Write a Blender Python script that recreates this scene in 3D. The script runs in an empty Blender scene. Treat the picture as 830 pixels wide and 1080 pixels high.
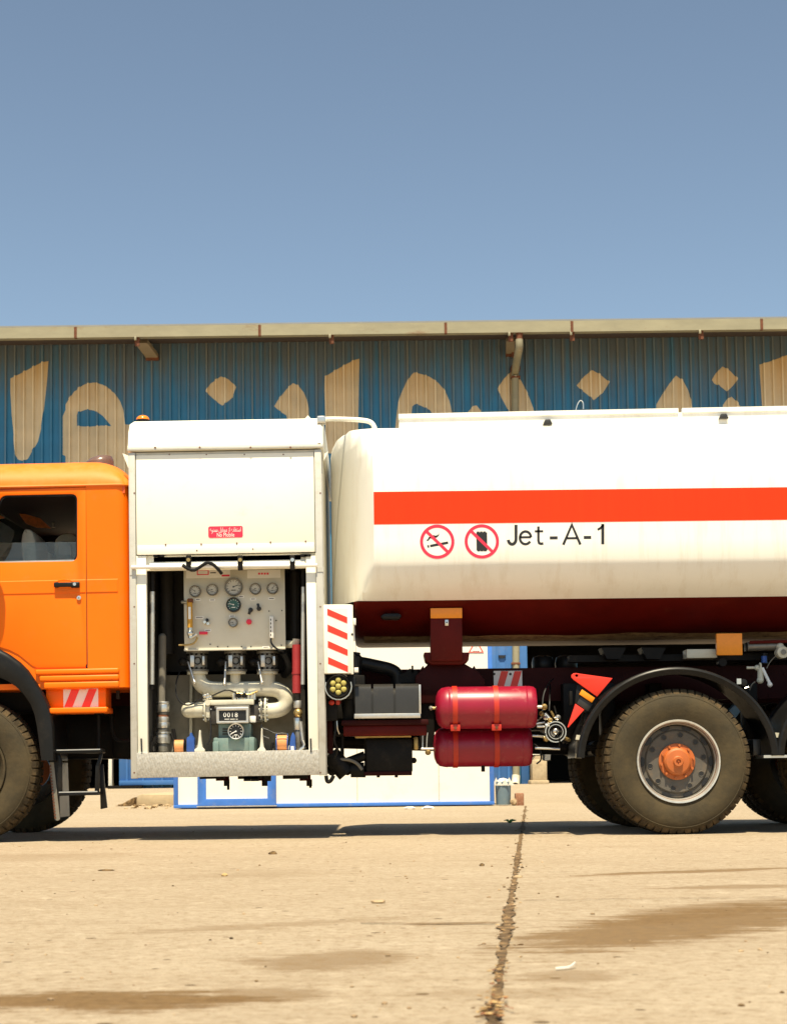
import bpy, bmesh, math, random
from mathutils import Vector, Matrix, noise
random.seed(7)
S = bpy.context.scene
C = S.collection
PI = math.pi

# ------------------------------------------------------------------ camera
F, PPX, PPY, CH, CD = 1776.0, 393.6, 696.0, 0.45, 12.0
PITCH, ROLL = math.radians(3.9), 0.0115
fw = Vector((0, math.cos(PITCH), math.sin(PITCH)))
u0 = Vector((0, -math.sin(PITCH), math.cos(PITCH)))
r0 = Vector((1, 0, 0))
UP = u0*math.cos(ROLL) + r0*math.sin(ROLL)
RT = r0*math.cos(ROLL) - u0*math.sin(ROLL)
CAM = Vector((0, -CD, CH))
cam_data = bpy.data.cameras.new('camera')
cam = bpy.data.objects.new('camera', cam_data); C.objects.link(cam)
m = Matrix((RT, UP, -fw)).transposed().to_4x4(); m.translation = CAM
cam.matrix_world = m
cam_data.sensor_fit = 'AUTO'; cam_data.sensor_width = 36
cam_data.lens = 36*F/1080
cam_data.shift_x = (415-PPX)/1080; cam_data.shift_y = (PPY-540)/1080
cam_data.clip_start = 0.05; cam_data.clip_end = 3000
cam_data.dof.use_dof = True; cam_data.dof.focus_distance = 12.0; cam_data.dof.aperture_fstop = 9
S.camera = cam

TILT = (Vector((0, 0, 0)), 0.0)
def set_tilt(px, py, a):
    """a body that sits slightly nose-down on its mounts: everything built until the next call leans by a"""
    global TILT
    TILT = (Vector((0, 0, 0)), 0.0)
    x, z = P(px, py, 0.0)
    TILT = (Vector((x, 0, z)), a)
def P(px, py, Y):
    """where the measured photo point lies on the upright plane at depth Y -> (x, z)"""
    d = fw + RT*((px-PPX)/F) + UP*((PPY-py)/F)
    t = (Y + CD)/d.y
    w = CAM + d*t
    pv, a = TILT
    dx, dz = w.x-pv.x, w.z-pv.z
    return (pv.x + dx*math.cos(a) + dz*math.sin(a), pv.z - dx*math.sin(a) + dz*math.cos(a))
def L(n, Y=0.0): return n*(CD+Y)/F
def G(px, py, z=0.0):
    """where the measured point lies on level ground -> (x, y)"""
    d = fw + RT*((px-PPX)/F) + UP*((PPY-py)/F)
    t = (z-CH)/d.z
    w = CAM + d*t
    return (w.x, w.y)

# ------------------------------------------------------------------ materials
MAT = {}
def nodes_of(m):
    return m.node_tree.nodes, m.node_tree.links
def pbr(name, col, rough=0.5, metal=0.0, var=0.12, vs=6.0, dirt=None, bump=None, coat=0.0, stretch=None, spec=0.5):
    """col varied by noise; dirt = (colour, scale, lo, hi, amount); bump = (scale, strength)"""
    m = bpy.data.materials.new(name); m.use_nodes = True
    N, K = nodes_of(m)
    b = N['Principled BSDF']
    b.inputs['Roughness'].default_value = rough
    b.inputs['Metallic'].default_value = metal
    b.inputs['Coat Weight'].default_value = coat
    b.inputs['Specular IOR Level'].default_value = spec
    tc = N.new('ShaderNodeTexCoord'); vec = tc.outputs['Object']
    if stretch:
        mp = N.new('ShaderNodeMapping'); mp.inputs['Scale'].default_value = stretch
        K.new(vec, mp.inputs['Vector']); vec = mp.outputs['Vector']
    n = N.new('ShaderNodeTexNoise'); n.inputs['Scale'].default_value = vs; n.inputs['Detail'].default_value = 6
    n.inputs['Roughness'].default_value = 0.65
    K.new(vec, n.inputs['Vector'])
    r = N.new('ShaderNodeValToRGB')
    r.color_ramp.elements[0].position = 0.3; r.color_ramp.elements[1].position = 0.7
    r.color_ramp.elements[0].color = tuple(c*(1-var) for c in col)+(1,)
    r.color_ramp.elements[1].color = tuple(min(c*(1+var), .95) for c in col)+(1,)
    K.new(n.outputs['Fac'], r.inputs['Fac']); out = r.outputs['Color']
    if dirt:
        dc, ds, lo, hi, am = dirt
        n2 = N.new('ShaderNodeTexNoise'); n2.inputs['Scale'].default_value = ds; n2.inputs['Detail'].default_value = 8
        n2.inputs['Roughness'].default_value = 0.7
        K.new(vec, n2.inputs['Vector'])
        mr = N.new('ShaderNodeMapRange'); mr.inputs['From Min'].default_value = lo; mr.inputs['From Max'].default_value = hi
        mr.inputs['To Max'].default_value = am
        K.new(n2.outputs['Fac'], mr.inputs['Value'])
        mx = N.new('ShaderNodeMix'); mx.data_type = 'RGBA'
        K.new(mr.outputs['Result'], mx.inputs['Factor']); K.new(out, mx.inputs['A']); mx.inputs['B'].default_value = tuple(dc)+(1,)
        out = mx.outputs['Result']
        rr = N.new('ShaderNodeMapRange'); rr.inputs['To Min'].default_value = rough; rr.inputs['To Max'].default_value = min(rough+.35, 1)
        K.new(mr.outputs['Result'], rr.inputs['Value']); K.new(rr.outputs['Result'], b.inputs['Roughness'])
    K.new(out, b.inputs['Base Color'])
    if bump:
        bn = N.new('ShaderNodeTexNoise'); bn.inputs['Scale'].default_value = bump[0]; bn.inputs['Detail'].default_value = 5
        K.new(vec, bn.inputs['Vector'])
        bp = N.new('ShaderNodeBump'); bp.inputs['Strength'].default_value = bump[1]; bp.inputs['Distance'].default_value = 0.01
        K.new(bn.outputs['Fac'], bp.inputs['Height']); K.new(bp.outputs['Normal'], b.inputs['Normal'])
    MAT[name] = m
    return m
DUST = (.34, .25, .14)
pbr('orange_paint', (.86, .150, .0005), .40, 0, .04, 2, dirt=((.42, .15, .035), 6, .55, .80, .40), bump=(2.2, .06), spec=.22)
pbr('orange_roof_paint', (.78, .175, .010), .5, 0, .05, 3, dirt=((.62, .28, .09), 4, .45, .75, .5), spec=.3)
pbr('orange_rim_shade', (.70, .10, .012), .5, 0, .08, 4)
pbr('cream_paint', (.83, .80, .68), .42, 0, .02, 3, dirt=((.52, .44, .30), 7, .58, .82, .35), bump=(2.5, .04))
pbr('tank_white_paint', (.82, .80, .73), .36, 0, .02, 2, dirt=((.56, .46, .31), 5, .50, .80, .45), bump=(1.5, .07), stretch=(2.2, 1, .25))
pbr('grey_trim', (.50, .49, .44), .5, .2, .06, 8, dirt=((.30, .25, .17), 9, .52, .75, .5))
pbr('aluminium', (.60, .58, .53), .38, .85, .08, 12, dirt=((.22, .19, .14), 10, .5, .8, .6))
pbr('bright_steel', (.68, .66, .60), .28, .9, .06, 20, dirt=((.2, .15, .09), 18, .55, .8, .5))
pbr('stripe_red', (.80, .034, .002), .55, 0, .06, 3, stretch=(6, 1, .4), spec=.2)
pbr('sign_red', (.72, .020, .060), .5, 0, .03, 5)
pbr('reflective_red', (.80, .035, .015), .4, 0, .04, 30)
pbr('reflective_white', (.76, .74, .68), .4, 0, .04, 30, dirt=((.5, .45, .35), 12, .55, .8, .4))
pbr('amber_reflector', (.82, .26, .004), .35, 0, .06, 60)
pbr('maroon_paint', (.080, .004, .002), .5, 0, .2, 5, dirt=((.12, .06, .03), 9, .60, .82, .45), bump=(6, .05), spec=.14)
pbr('dark_maroon_paint', (.026, .003, .0025), .55, 0, .2, 6, dirt=((.05, .03, .018), 8, .58, .8, .5), spec=.1)
pbr('dust_edge', (.33, .22, .11), .9, 0, .35, 14, dirt=((.06, .012, .01), 9, .5, .68, .9))
pbr('cylinder_red', (.25, .004, .022), .36, 0, .08, 6, dirt=((.40, .16, .13), 14, .55, .80, .45), bump=(5, .05))
pbr('strap_orange', (.44, .022, .007), .45, 0, .08, 12)
pbr('black_metal', (.009, .008, .007), .5, .0, .3, 12, dirt=((.04, .03, .02), 12, .56, .78, .5), spec=.12)
pbr('black_plastic', (.011, .011, .011), .33, 0, .2, 9, dirt=((.045, .036, .026), 7, .56, .82, .5), spec=.16)
pbr('battery_grey', (.020, .019, .017), .42, 0, .12, 10, dirt=((.06, .05, .033), 8, .55, .8, .4))
pbr('tyre_rubber', (.040, .031, .016), .82, 0, .22, 5, dirt=((.092, .067, .032), 3.2, .42, .72, .75), bump=(38, .22), spec=.3)
pbr('tyre_tread', (.042, .031, .017), .88, 0, .25, 14, dirt=((.13, .085, .040), 14, .45, .7, .8), bump=(70, .2), spec=.2)
pbr('rim_silver', (.62, .60, .54), .36, .65, .08, 14, dirt=((.20, .14, .08), 9, .5, .75, .6))
pbr('disc_grey', (.085, .076, .062), .6, .05, .15, 10, dirt=((.20, .13, .07), 12, .5, .75, .6))
pbr('hub_orange', (.42, .105, .018), .55, 0, .08, 10, dirt=((.24, .10, .04), 12, .52, .75, .55), bump=(14, .1))
pbr('panel_beige', (.60, .57, .47), .5, 0, .03, 6, dirt=((.40, .34, .24), 8, .56, .8, .4))
pbr('pipe_cream', (.58, .55, .43), .5, 0, .08, 8, dirt=((.30, .22, .11), 11, .52, .75, .6))
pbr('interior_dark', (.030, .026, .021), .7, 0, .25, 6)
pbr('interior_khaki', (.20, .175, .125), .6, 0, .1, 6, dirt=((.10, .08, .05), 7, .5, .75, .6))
pbr('valve_grey', (.20, .19, .165), .42, .5, .25, 16, dirt=((.06, .05, .04), 16, .48, .7, .7))
pbr('teal_paint', (.13, .20, .185), .5, 0, .1, 9, dirt=((.28, .25, .18), 10, .5, .75, .4))
pbr('gauge_face', (.46, .45, .40), .5, 0, .04, 20)
pbr('gauge_black', (.008, .008, .008), .4, 0, .1, 20)
pbr('gauge_green', (.012, .075, .055), .3, 0, .2, 20)
pbr('yellow_plastic', (.55, .28, .02), .4, 0, .1, 20)
pbr('blue_plastic', (.020, .075, .30), .45, 0, .1, 20)
pbr('orange_cable', (.66, .27, .09), .6, 0, .12, 60, stretch=(1, 1, 8))
pbr('brass', (.42, .30, .12), .4, .8, .15, 20)
pbr('hose_grey', (.16, .145, .115), .7, 0, .12, 14)
pbr('hose_red', (.30, .018, .020), .6, 0, .1, 12)
pbr('white_plastic', (.78, .76, .70), .45, 0, .04, 15)
pbr('lamp_yellow', (.40, .34, .09), .35, .0, .2, 40)
pbr('seat_cloth', (.56, .52, .41), .9, 0, .12, 14)
pbr('curtain_cloth', (.75, .24, .07), .9, 0, .3, 22)
pbr('cab_lining', (.022, .006, .005), .8, 0, .2, 5)
pbr('ink_black', (.010, .010, .011), .5, 0, .1, 30)
pbr('cabin_white', (.80, .76, .67), .5, 0, .02, 3, dirt=((.58, .48, .34), 2.2, .55, .8, .35))
pbr('cabin_blue', (.045, .17, .56), .5, 0, .08, 5, dirt=((.30, .30, .30), 7, .55, .8, .45))
pbr('bin_blue_grey', (.13, .19, .225), .6, 0, .1, 7, dirt=((.25, .22, .17), 9, .5, .8, .5))
pbr('bag_white', (.66, .62, .54), .6, 0, .08, 12, bump=(30, .5))
pbr('brick_red', (.26, .115, .060), .9, 0, .3, 40, dirt=((.4, .28, .18), 35, .5, .7, .7), bump=(60, .5))
pbr('concrete_block', (.42, .33, .205), .9, 0, .18, 5, dirt=((.25, .17, .09), 4, .5, .75, .6), bump=(20, .4))
pbr('gutter_cream', (.29, .265, .175), .55, .1, .12, 1.2, dirt=((.17, .07, .028), 1.3, .60, .78, .75), stretch=(1, 1, 3))
pbr('rust', (.13, .045, .020), .9, 0, .3, 12)
pbr('eave_dark', (.05, .032, .025), .8, 0, .2, 2)
pbr('strut_beige', (.25, .20, .13), .7, 0, .15, 2)
pbr('warehouse_inside', (.035, .030, .026), .9, 0, .2, 1)
pbr('roof_sheet', (.25, .25, .24), .5, .3, .1, 1)
pbr('warehouse_door_blue', (.035, .135, .36), .6, 0, .12, 2, dirt=((.13, .11, .08), 2, .5, .75, .5))
pbr('leaf_dry', (.34, .21, .09), .9, 0, .35, 40)
pbr('weed_green', (.07, .24, .05), .8, 0, .3, 60)
pbr('paper_white', (.72, .68, .60), .8, 0, .06, 30)
pbr('stone_tan', (.36, .26, .15), .95, 0, .25, 40, bump=(60, .4))
pbr('pebble', (.26, .18, .10), .95, 0, .5, 9)
pbr('beacon_orange', (.80, .20, .01), .2, 0, .1, 30)
pbr('beacon_smoke', (.14, .085, .065), .25, 0, .1, 30)

def glass(name, tint=(.75, .8, .8), amount=.10):
    m = bpy.data.materials.new(name); m.use_nodes = True
    N, K = nodes_of(m); N.remove(N['Principled BSDF'])
    t = N.new('ShaderNodeBsdfTransparent'); t.inputs['Color'].default_value = tint+(1,)
    g = N.new('ShaderNodeBsdfGlossy'); g.inputs['Roughness'].default_value = .03
    d = N.new('ShaderNodeBsdfDiffuse'); d.inputs['Color'].default_value = (.3, .29, .26, 1)
    fr = N.new('ShaderNodeFresnel'); fr.inputs['IOR'].default_value = 1.5
    n = N.new('ShaderNodeTexNoise'); n.inputs['Scale'].default_value = 7
    mr = N.new('ShaderNodeMapRange'); mr.inputs['From Min'].default_value = .35; mr.inputs['From Max'].default_value = .75
    mr.inputs['To Min'].default_value = amount*.3; mr.inputs['To Max'].default_value = amount
    K.new(n.outputs['Fac'], mr.inputs['Value'])
    m1 = N.new('ShaderNodeMixShader'); K.new(fr.outputs['Fac'], m1.inputs['Fac']); K.new(t.outputs[0], m1.inputs[1]); K.new(g.outputs[0], m1.inputs[2])
    m2 = N.new('ShaderNodeMixShader'); K.new(mr.outputs['Result'], m2.inputs['Fac']); K.new(m1.outputs[0], m2.inputs[1]); K.new(d.outputs[0], m2.inputs[2])
    K.new(m2.outputs[0], N['Material Output'].inputs['Surface'])
    MAT[name] = m
glass('window_glass')
glass('lamp_lens', (.95, .95, .9), .1)

def tread_plate():
    m = pbr('tread_plate', (.46, .44, .39), .5, .4, .18, 50, dirt=((.28, .24, .18), 45, .45, .68, .6))
    N, K = nodes_of(m); b = N['Principled BSDF']
    tc = N.new('ShaderNodeTexCoord'); mp = N.new('ShaderNodeMapping')
    mp.inputs['Rotation'].default_value = (0, math.radians(38), 0); mp.inputs['Scale'].default_value = (1, 1, .45)
    K.new(tc.outputs['Object'], mp.inputs['Vector'])
    v = N.new('ShaderNodeTexVoronoi'); v.inputs['Scale'].default_value = 70; v.inputs['Randomness'].default_value = .55
    K.new(mp.outputs['Vector'], v.inputs['Vector'])
    bp = N.new('ShaderNodeBump'); bp.inputs['Strength'].default_value = .38; bp.inputs['Distance'].default_value = .005; bp.invert = True
    K.new(v.outputs['Distance'], bp.inputs['Height']); K.new(bp.outputs['Normal'], b.inputs['Normal'])
tread_plate()

def cladding(name, col, dust, top, bot, amt, crest):
    """painted corrugated sheet with rain-washed grime hanging in streaks from the eave"""
    m = bpy.data.materials.new(name); m.use_nodes = True
    N, K = nodes_of(m); b = N['Principled BSDF']; b.inputs['Roughness'].default_value = .5
    tc = N.new('ShaderNodeTexCoord')
    mp = N.new('ShaderNodeMapping'); mp.inputs['Scale'].default_value = (5, 5, .10); K.new(tc.outputs['Object'], mp.inputs['Vector'])
    n = N.new('ShaderNodeTexNoise'); n.inputs['Scale'].default_value = 1.0; n.inputs['Detail'].default_value = 5; n.inputs['Roughness'].default_value = .75
    K.new(mp.outputs['Vector'], n.inputs['Vector'])
    mp2 = N.new('ShaderNodeMapping'); mp2.inputs['Scale'].default_value = (.55, .55, .35); K.new(tc.outputs['Object'], mp2.inputs['Vector'])
    nb = N.new('ShaderNodeTexNoise'); nb.inputs['Scale'].default_value = 1.0; nb.inputs['Detail'].default_value = 3; K.new(mp2.outputs['Vector'], nb.inputs['Vector'])
    sp = N.new('ShaderNodeSeparateXYZ'); K.new(tc.outputs['Object'], sp.inputs[0])
    h = N.new('ShaderNodeMapRange'); h.inputs['From Min'].default_value = bot; h.inputs['From Max'].default_value = top
    h.inputs['To Min'].default_value = -.38; h.inputs['To Max'].default_value = .40
    K.new(sp.outputs['Z'], h.inputs['Value'])
    a = N.new('ShaderNodeMath'); a.operation = 'ADD'; K.new(h.outputs['Result'], a.inputs[0]); K.new(n.outputs['Fac'], a.inputs[1])
    a2 = N.new('ShaderNodeMath'); a2.operation = 'MULTIPLY_ADD'; K.new(nb.outputs['Fac'], a2.inputs[0]); a2.inputs[1].default_value = .5; a2.inputs[2].default_value = -.25
    a3 = N.new('ShaderNodeMath'); a3.operation = 'ADD'; K.new(a.outputs[0], a3.inputs[0]); K.new(a2.outputs[0], a3.inputs[1])
    mr = N.new('ShaderNodeMapRange'); mr.inputs['From Min'].default_value = .40; mr.inputs['From Max'].default_value = .72; mr.inputs['To Max'].default_value = amt
    K.new(a3.outputs[0], mr.inputs['Value'])
    nf = N.new('ShaderNodeTexNoise'); nf.inputs['Scale'].default_value = 1.5; nf.inputs['Detail'].default_value = 6; K.new(tc.outputs['Object'], nf.inputs['Vector'])
    r = N.new('ShaderNodeValToRGB'); r.color_ramp.elements[0].position = .3; r.color_ramp.elements[1].position = .7
    r.color_ramp.elements[0].color = tuple(c*.86 for c in col)+(1,); r.color_ramp.elements[1].color = tuple(c*1.12 for c in col)+(1,)
    K.new(nf.outputs['Fac'], r.inputs['Fac'])
    mx = N.new('ShaderNodeMix'); mx.data_type = 'RGBA'
    K.new(mr.outputs['Result'], mx.inputs['Factor']); K.new(r.outputs['Color'], mx.inputs['A']); mx.inputs['B'].default_value = dust+(1,)
    # the rib crests are coloured paler than the pans
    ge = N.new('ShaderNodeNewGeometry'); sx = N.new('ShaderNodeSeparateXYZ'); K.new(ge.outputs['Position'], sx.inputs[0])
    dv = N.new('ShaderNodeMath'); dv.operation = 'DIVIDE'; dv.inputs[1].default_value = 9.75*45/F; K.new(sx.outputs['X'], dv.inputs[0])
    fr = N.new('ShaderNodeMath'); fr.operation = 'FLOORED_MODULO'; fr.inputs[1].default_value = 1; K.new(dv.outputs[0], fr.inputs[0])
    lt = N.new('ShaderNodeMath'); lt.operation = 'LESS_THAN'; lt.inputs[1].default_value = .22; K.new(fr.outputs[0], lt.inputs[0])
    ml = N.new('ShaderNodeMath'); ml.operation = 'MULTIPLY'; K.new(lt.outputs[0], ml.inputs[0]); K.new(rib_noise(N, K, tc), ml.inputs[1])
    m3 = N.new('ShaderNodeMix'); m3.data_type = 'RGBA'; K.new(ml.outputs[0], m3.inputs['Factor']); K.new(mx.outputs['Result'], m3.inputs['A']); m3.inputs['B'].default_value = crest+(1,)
    K.new(m3.outputs['Result'], b.inputs['Base Color'])
    MAT[name] = m
def rib_noise(N, K, tc):
    mp = N.new('ShaderNodeMapping'); mp.inputs['Scale'].default_value = (3, 3, .25); K.new(tc.outputs['Object'], mp.inputs['Vector'])
    n = N.new('ShaderNodeTexNoise'); n.inputs['Scale'].default_value = 1; n.inputs['Detail'].default_value = 4; K.new(mp.outputs['Vector'], n.inputs['Vector'])
    r = N.new('ShaderNodeMapRange'); r.inputs['From Min'].default_value = .35; r.inputs['From Max'].default_value = .7; r.inputs['To Min'].default_value = .05; r.inputs['To Max'].default_value = .55
    K.new(n.outputs['Fac'], r.inputs['Value']); return r.outputs['Result']

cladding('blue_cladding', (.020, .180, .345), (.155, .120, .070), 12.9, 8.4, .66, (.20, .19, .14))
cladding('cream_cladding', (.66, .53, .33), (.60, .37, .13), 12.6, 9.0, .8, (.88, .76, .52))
# ------------------------------------------------------------------ mesh helpers
class MB:
    """collects shapes, each with its material, and links them as ONE mesh object"""
    def __init__(self): self.bm = bmesh.new(); self.mats = []
    def mi(self, m):
        if m not in self.mats: self.mats.append(m)
        return self.mats.index(m)
    def take(self, t, m, M=None):
        if M is not None: bmesh.ops.transform(t, matrix=M, verts=t.verts)
        i = self.mi(m)
        for f in t.faces: f.material_index = i
        me = bpy.data.meshes.new('tmp'); t.to_mesh(me); t.free()
        self.bm.from_mesh(me); bpy.data.meshes.remove(me)
        return self
    def box(self, m, x0, x1, y0, y1, z0, z1, bev=0.0, M=None, seg=2):
        t = bmesh.new()
        bmesh.ops.create_cube(t, size=1)
        bmesh.ops.transform(t, matrix=Matrix.Translation(((x0+x1)/2, (y0+y1)/2, (z0+z1)/2)) @ Matrix.Diagonal((abs(x1-x0), abs(y1-y0), abs(z1-z0), 1)), verts=t.verts)
        if bev: bmesh.ops.bevel(t, geom=t.edges[:], offset=bev, segments=seg, affect='EDGES', profile=.5)
        return self.take(t, m, M)
    def pbox(self, m, a, b, c, d, Y0, Y1, bev=0.0, seg=2):
        """box whose face at depth Y0 spans the measured rectangle a..c, b..d"""
        xa, _ = P(a, (b+d)/2, Y0); xb, _ = P(c, (b+d)/2, Y0)
        _, za = P((a+c)/2, d, Y0); _, zb = P((a+c)/2, b, Y0)
        return self.box(m, xa, xb, Y0, Y1, za, zb, bev, seg=seg)
    def prism(self, m, pts, Y0, Y1, bev=0.0, axis='Y', seg=2):
        """outline in (x, z) drawn out from Y0 to Y1; axis 'X': outline in (y, z) from x=Y0 to x=Y1"""
        t = bmesh.new()
        mk = (lambda p, q: (p[0], q, p[1])) if axis == 'Y' else (lambda p, q: (q, p[0], p[1])) if axis == 'X' else (lambda p, q: (p[0], p[1], q))
        f = t.faces.new([t.verts.new(mk(p, Y0)) for p in pts])
        e = bmesh.ops.extrude_face_region(t, geom=[f])
        vs = [v for v in e['geom'] if isinstance(v, bmesh.types.BMVert)]
        d = {'Y': (0, Y1-Y0, 0), 'X': (Y1-Y0, 0, 0), 'Z': (0, 0, Y1-Y0)}[axis]
        bmesh.ops.translate(t, vec=d, verts=vs)
        bmesh.ops.recalc_face_normals(t, faces=t.faces)
        if bev: bmesh.ops.bevel(t, geom=t.edges[:], offset=bev, segments=seg, affect='EDGES', profile=.5)
        bmesh.ops.triangulate(t, faces=[f for f in t.faces if len(f.verts) > 4])
        return self.take(t, m)
    def pprism(self, m, pts, Y0, Y1, bev=0.0):
        return self.prism(m, [P(x, y, Y0) for x, y in pts], Y0, Y1, bev)
    def cyl(self, m, a, b, r, r2=None, n=20, bev=0.0):
        a, b = Vector(a), Vector(b)
        t = bmesh.new()
        bmesh.ops.create_cone(t, cap_ends=True, segments=n, radius1=r, radius2=r if r2 is None else r2, depth=(b-a).length)
        if bev: bmesh.ops.bevel(t, geom=[e for e in t.edges if any(len(f.verts) > 4 for f in e.link_faces)], offset=bev, segments=2, affect='EDGES', profile=.5)
        q = (b-a).to_track_quat('Z', 'Y').to_matrix().to_4x4()
        return self.take(t, m, Matrix.Translation((a+b)/2) @ q)
    def ball(self, m, c, r, s=(1, 1, 1), n=14):
        t = bmesh.new()
        bmesh.ops.create_uvsphere(t, u_segments=n, v_segments=max(6, n//2), radius=r)
        return self.take(t, m, Matrix.Translation(c) @ Matrix.Diagonal((*s, 1)))
    def tube(self, m, pts, r, n=10, smooth=0, closed=False):
        pts = [Vector(p) for p in pts]
        for _ in range(smooth):
            q = [pts[0]]
            for a, b in zip(pts, pts[1:]): q += [a*.75+b*.25, a*.25+b*.75]
            pts = q+[pts[-1]]
        t = bmesh.new(); rings = []; up = None
        for i, p in enumerate(pts):
            d = (pts[min(i+1, len(pts)-1)]-pts[max(i-1, 0)]).normalized()
            if up is None:
                up = Vector((0, 0, 1)) if abs(d.z) < .9 else Vector((0, 1, 0))
            s = d.cross(up).normalized(); up = s.cross(d).normalized()
            rr = r[min(round(i*(len(r)-1)/(len(pts)-1)), len(r)-1)] if isinstance(r, (list, tuple)) else r
            rings.append([t.verts.new(p+(s*math.cos(2*PI*k/n)+up*math.sin(2*PI*k/n))*rr) for k in range(n)])
        for a, b in zip(rings, rings[1:]):
            for k in range(n): t.faces.new((a[k], a[(k+1) % n], b[(k+1) % n], b[k]))
        t.faces.new(rings[0][::-1]); t.faces.new(rings[-1])
        bmesh.ops.recalc_face_normals(t, faces=t.faces)
        return self.take(t, m)
    def lathe(self, m, prof, c, n=48, fn=None, cap=False, ang=None):
        """profile of (depth, radius) turned about the Y axis through c; fn(k, i, a, r) -> r"""
        t = bmesh.new(); rings = []; ang = ang or (lambda k: 2*PI*k/n)
        for i, (a, r) in enumerate(prof):
            rings.append([t.verts.new((c[0]+(fn(k, i, a, r) if fn else r)*math.cos(ang(k)), c[1]+a, c[2]+(fn(k, i, a, r) if fn else r)*math.sin(ang(k)))) for k in range(n)])
        for a, b in zip(rings, rings[1:]):
            for k in range(n): t.faces.new((a[k], a[(k+1) % n], b[(k+1) % n], b[k]))
        if cap: t.faces.new(rings[0]); t.faces.new(rings[-1][::-1])
        bmesh.ops.recalc_face_normals(t, faces=t.faces)
        return self.take(t, m)
    def ring(self, m, x, z, ro, ri, Y0, Y1, n=40):
        return self.lathe(m, [(Y0, ri), (Y0, ro), (Y1, ro), (Y1, ri), (Y0, ri)], (x, 0, z), n)
    def loft(self, m, loops, cap=True, closed=True):
        t = bmesh.new(); rings = [[t.verts.new(p) for p in lp] for lp in loops]
        for a, b in zip(rings, rings[1:]):
            k = len(a)
            for i in range(k if closed else k-1): t.faces.new((a[i], a[(i+1) % k], b[(i+1) % k], b[i]))
        if cap:
            for r in (rings[0], rings[-1]): t.faces.new(r)
        bmesh.ops.recalc_face_normals(t, faces=t.faces)
        return self.take(t, m)
    def sheet(self, m, polys, Y0, Y1, bev=0.0):
        """flat plate in (x, z) with holes (even-odd), front at Y0, back at Y1"""
        cu = bpy.data.curves.new('tmp', 'CURVE'); cu.dimensions = '2D'; cu.fill_mode = 'BOTH'
        for p in polys:
            s = cu.splines.new('POLY'); s.points.add(len(p)-1); s.use_cyclic_u = True
            for q, (x, z) in zip(s.points, p): q.co = (x, z, 0, 1)
        h = abs(Y1-Y0)/2
        cu.extrude = max(h-bev, 0); cu.bevel_depth = bev; cu.bevel_resolution = 1; cu.offset = -bev
        return self._curve(m, cu, Matrix.Translation((0, (Y0+Y1)/2, 0)))
    def _curve(self, m, cu, M):
        o = bpy.data.objects.new('tmp', cu); C.objects.link(o)
        dg = bpy.context.evaluated_depsgraph_get(); dg.update()
        me = bpy.data.meshes.new_from_object(o.evaluated_get(dg))
        bpy.data.objects.remove(o); bpy.data.curves.remove(cu)
        t = bmesh.new(); t.from_mesh(me); bpy.data.meshes.remove(me)
        bmesh.ops.remove_doubles(t, verts=t.verts, dist=1e-5)
        return self.take(t, m, M @ Matrix.Rotation(PI/2, 4, 'X'))
    def text(self, m, s, x, z, Y, size, thick=.001, align='CENTER', rot=0.0, width=None):
        cu = bpy.data.curves.new('tmp', 'FONT'); cu.body = s; cu.size = size; cu.align_x = align; cu.align_y = 'CENTER'
        cu.extrude = thick/2
        o = bpy.data.objects.new('tmp', cu); C.objects.link(o)
        dg = bpy.context.evaluated_depsgraph_get(); dg.update()
        sx = 1.0
        if width: sx = width/max(o.evaluated_get(dg).dimensions.x, 1e-4)
        me = bpy.data.meshes.new_from_object(o.evaluated_get(dg))
        bpy.data.objects.remove(o); bpy.data.curves.remove(cu)
        t = bmesh.new(); t.from_mesh(me); bpy.data.meshes.remove(me)
        return self.take(t, m, Matrix.Translation((x, Y, z)) @ Matrix.Rotation(rot, 4, 'Y') @ Matrix.Rotation(PI/2, 4, 'X') @ Matrix.Diagonal((sx, 1, 1, 1)))
    def build(self, name, parent=None, loc=None, label=None, angle=32):
        if TILT[1]:
            bmesh.ops.rotate(self.bm, cent=TILT[0], matrix=Matrix.Rotation(-TILT[1], 3, 'Y'), verts=self.bm.verts)
        o_ = Vector(loc) if loc is not None else (WLOC[parent.name] if parent else Vector((0, 0, 0)))
        bmesh.ops.translate(self.bm, vec=-o_, verts=self.bm.verts)
        me = bpy.data.meshes.new(name); self.bm.to_mesh(me); self.bm.free()
        for mm in self.mats: me.materials.append(MAT[mm])
        me.polygons.foreach_set('use_smooth', [True]*len(me.polygons))
        me.set_sharp_from_angle(angle=math.radians(angle))
        o = bpy.data.objects.new(name, me); C.objects.link(o)
        WLOC[o.name] = o_
        if parent: o.parent = parent; o.location = o_-WLOC[parent.name]
        else: o.location = o_
        if label: o['label'] = label
        return o
WLOC = {}
def thing(name, label, cat, loc, group=None):
    o = bpy.data.objects.new(name, None); C.objects.link(o); o.location = loc; o.empty_display_size = .2
    WLOC[o.name] = Vector(loc)
    return tag(o, label, cat, group)
def tag(o, label, cat, group=None):
    o['label'] = label; o['category'] = cat
    if group: o['group'] = group
    return o
def structure(o): o['kind'] = 'structure'; return o
def copy_tree(o, parent, off, turn=False):
    c = o.copy(); C.objects.link(c); c.parent = parent
    c.location = o.location + Vector(off)
    if turn: c.rotation_euler = (0, 0, PI)
    for k in list(o.children):
        d = k.copy(); C.objects.link(d); d.parent = c
    return c
def arc(cx, cz, rx, rz, a0, a1, n=12):
    return [(cx+rx*math.cos(math.radians(a0+(a1-a0)*i/n)), cz+rz*math.sin(math.radians(a0+(a1-a0)*i/n))) for i in range(n+1)]
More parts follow.
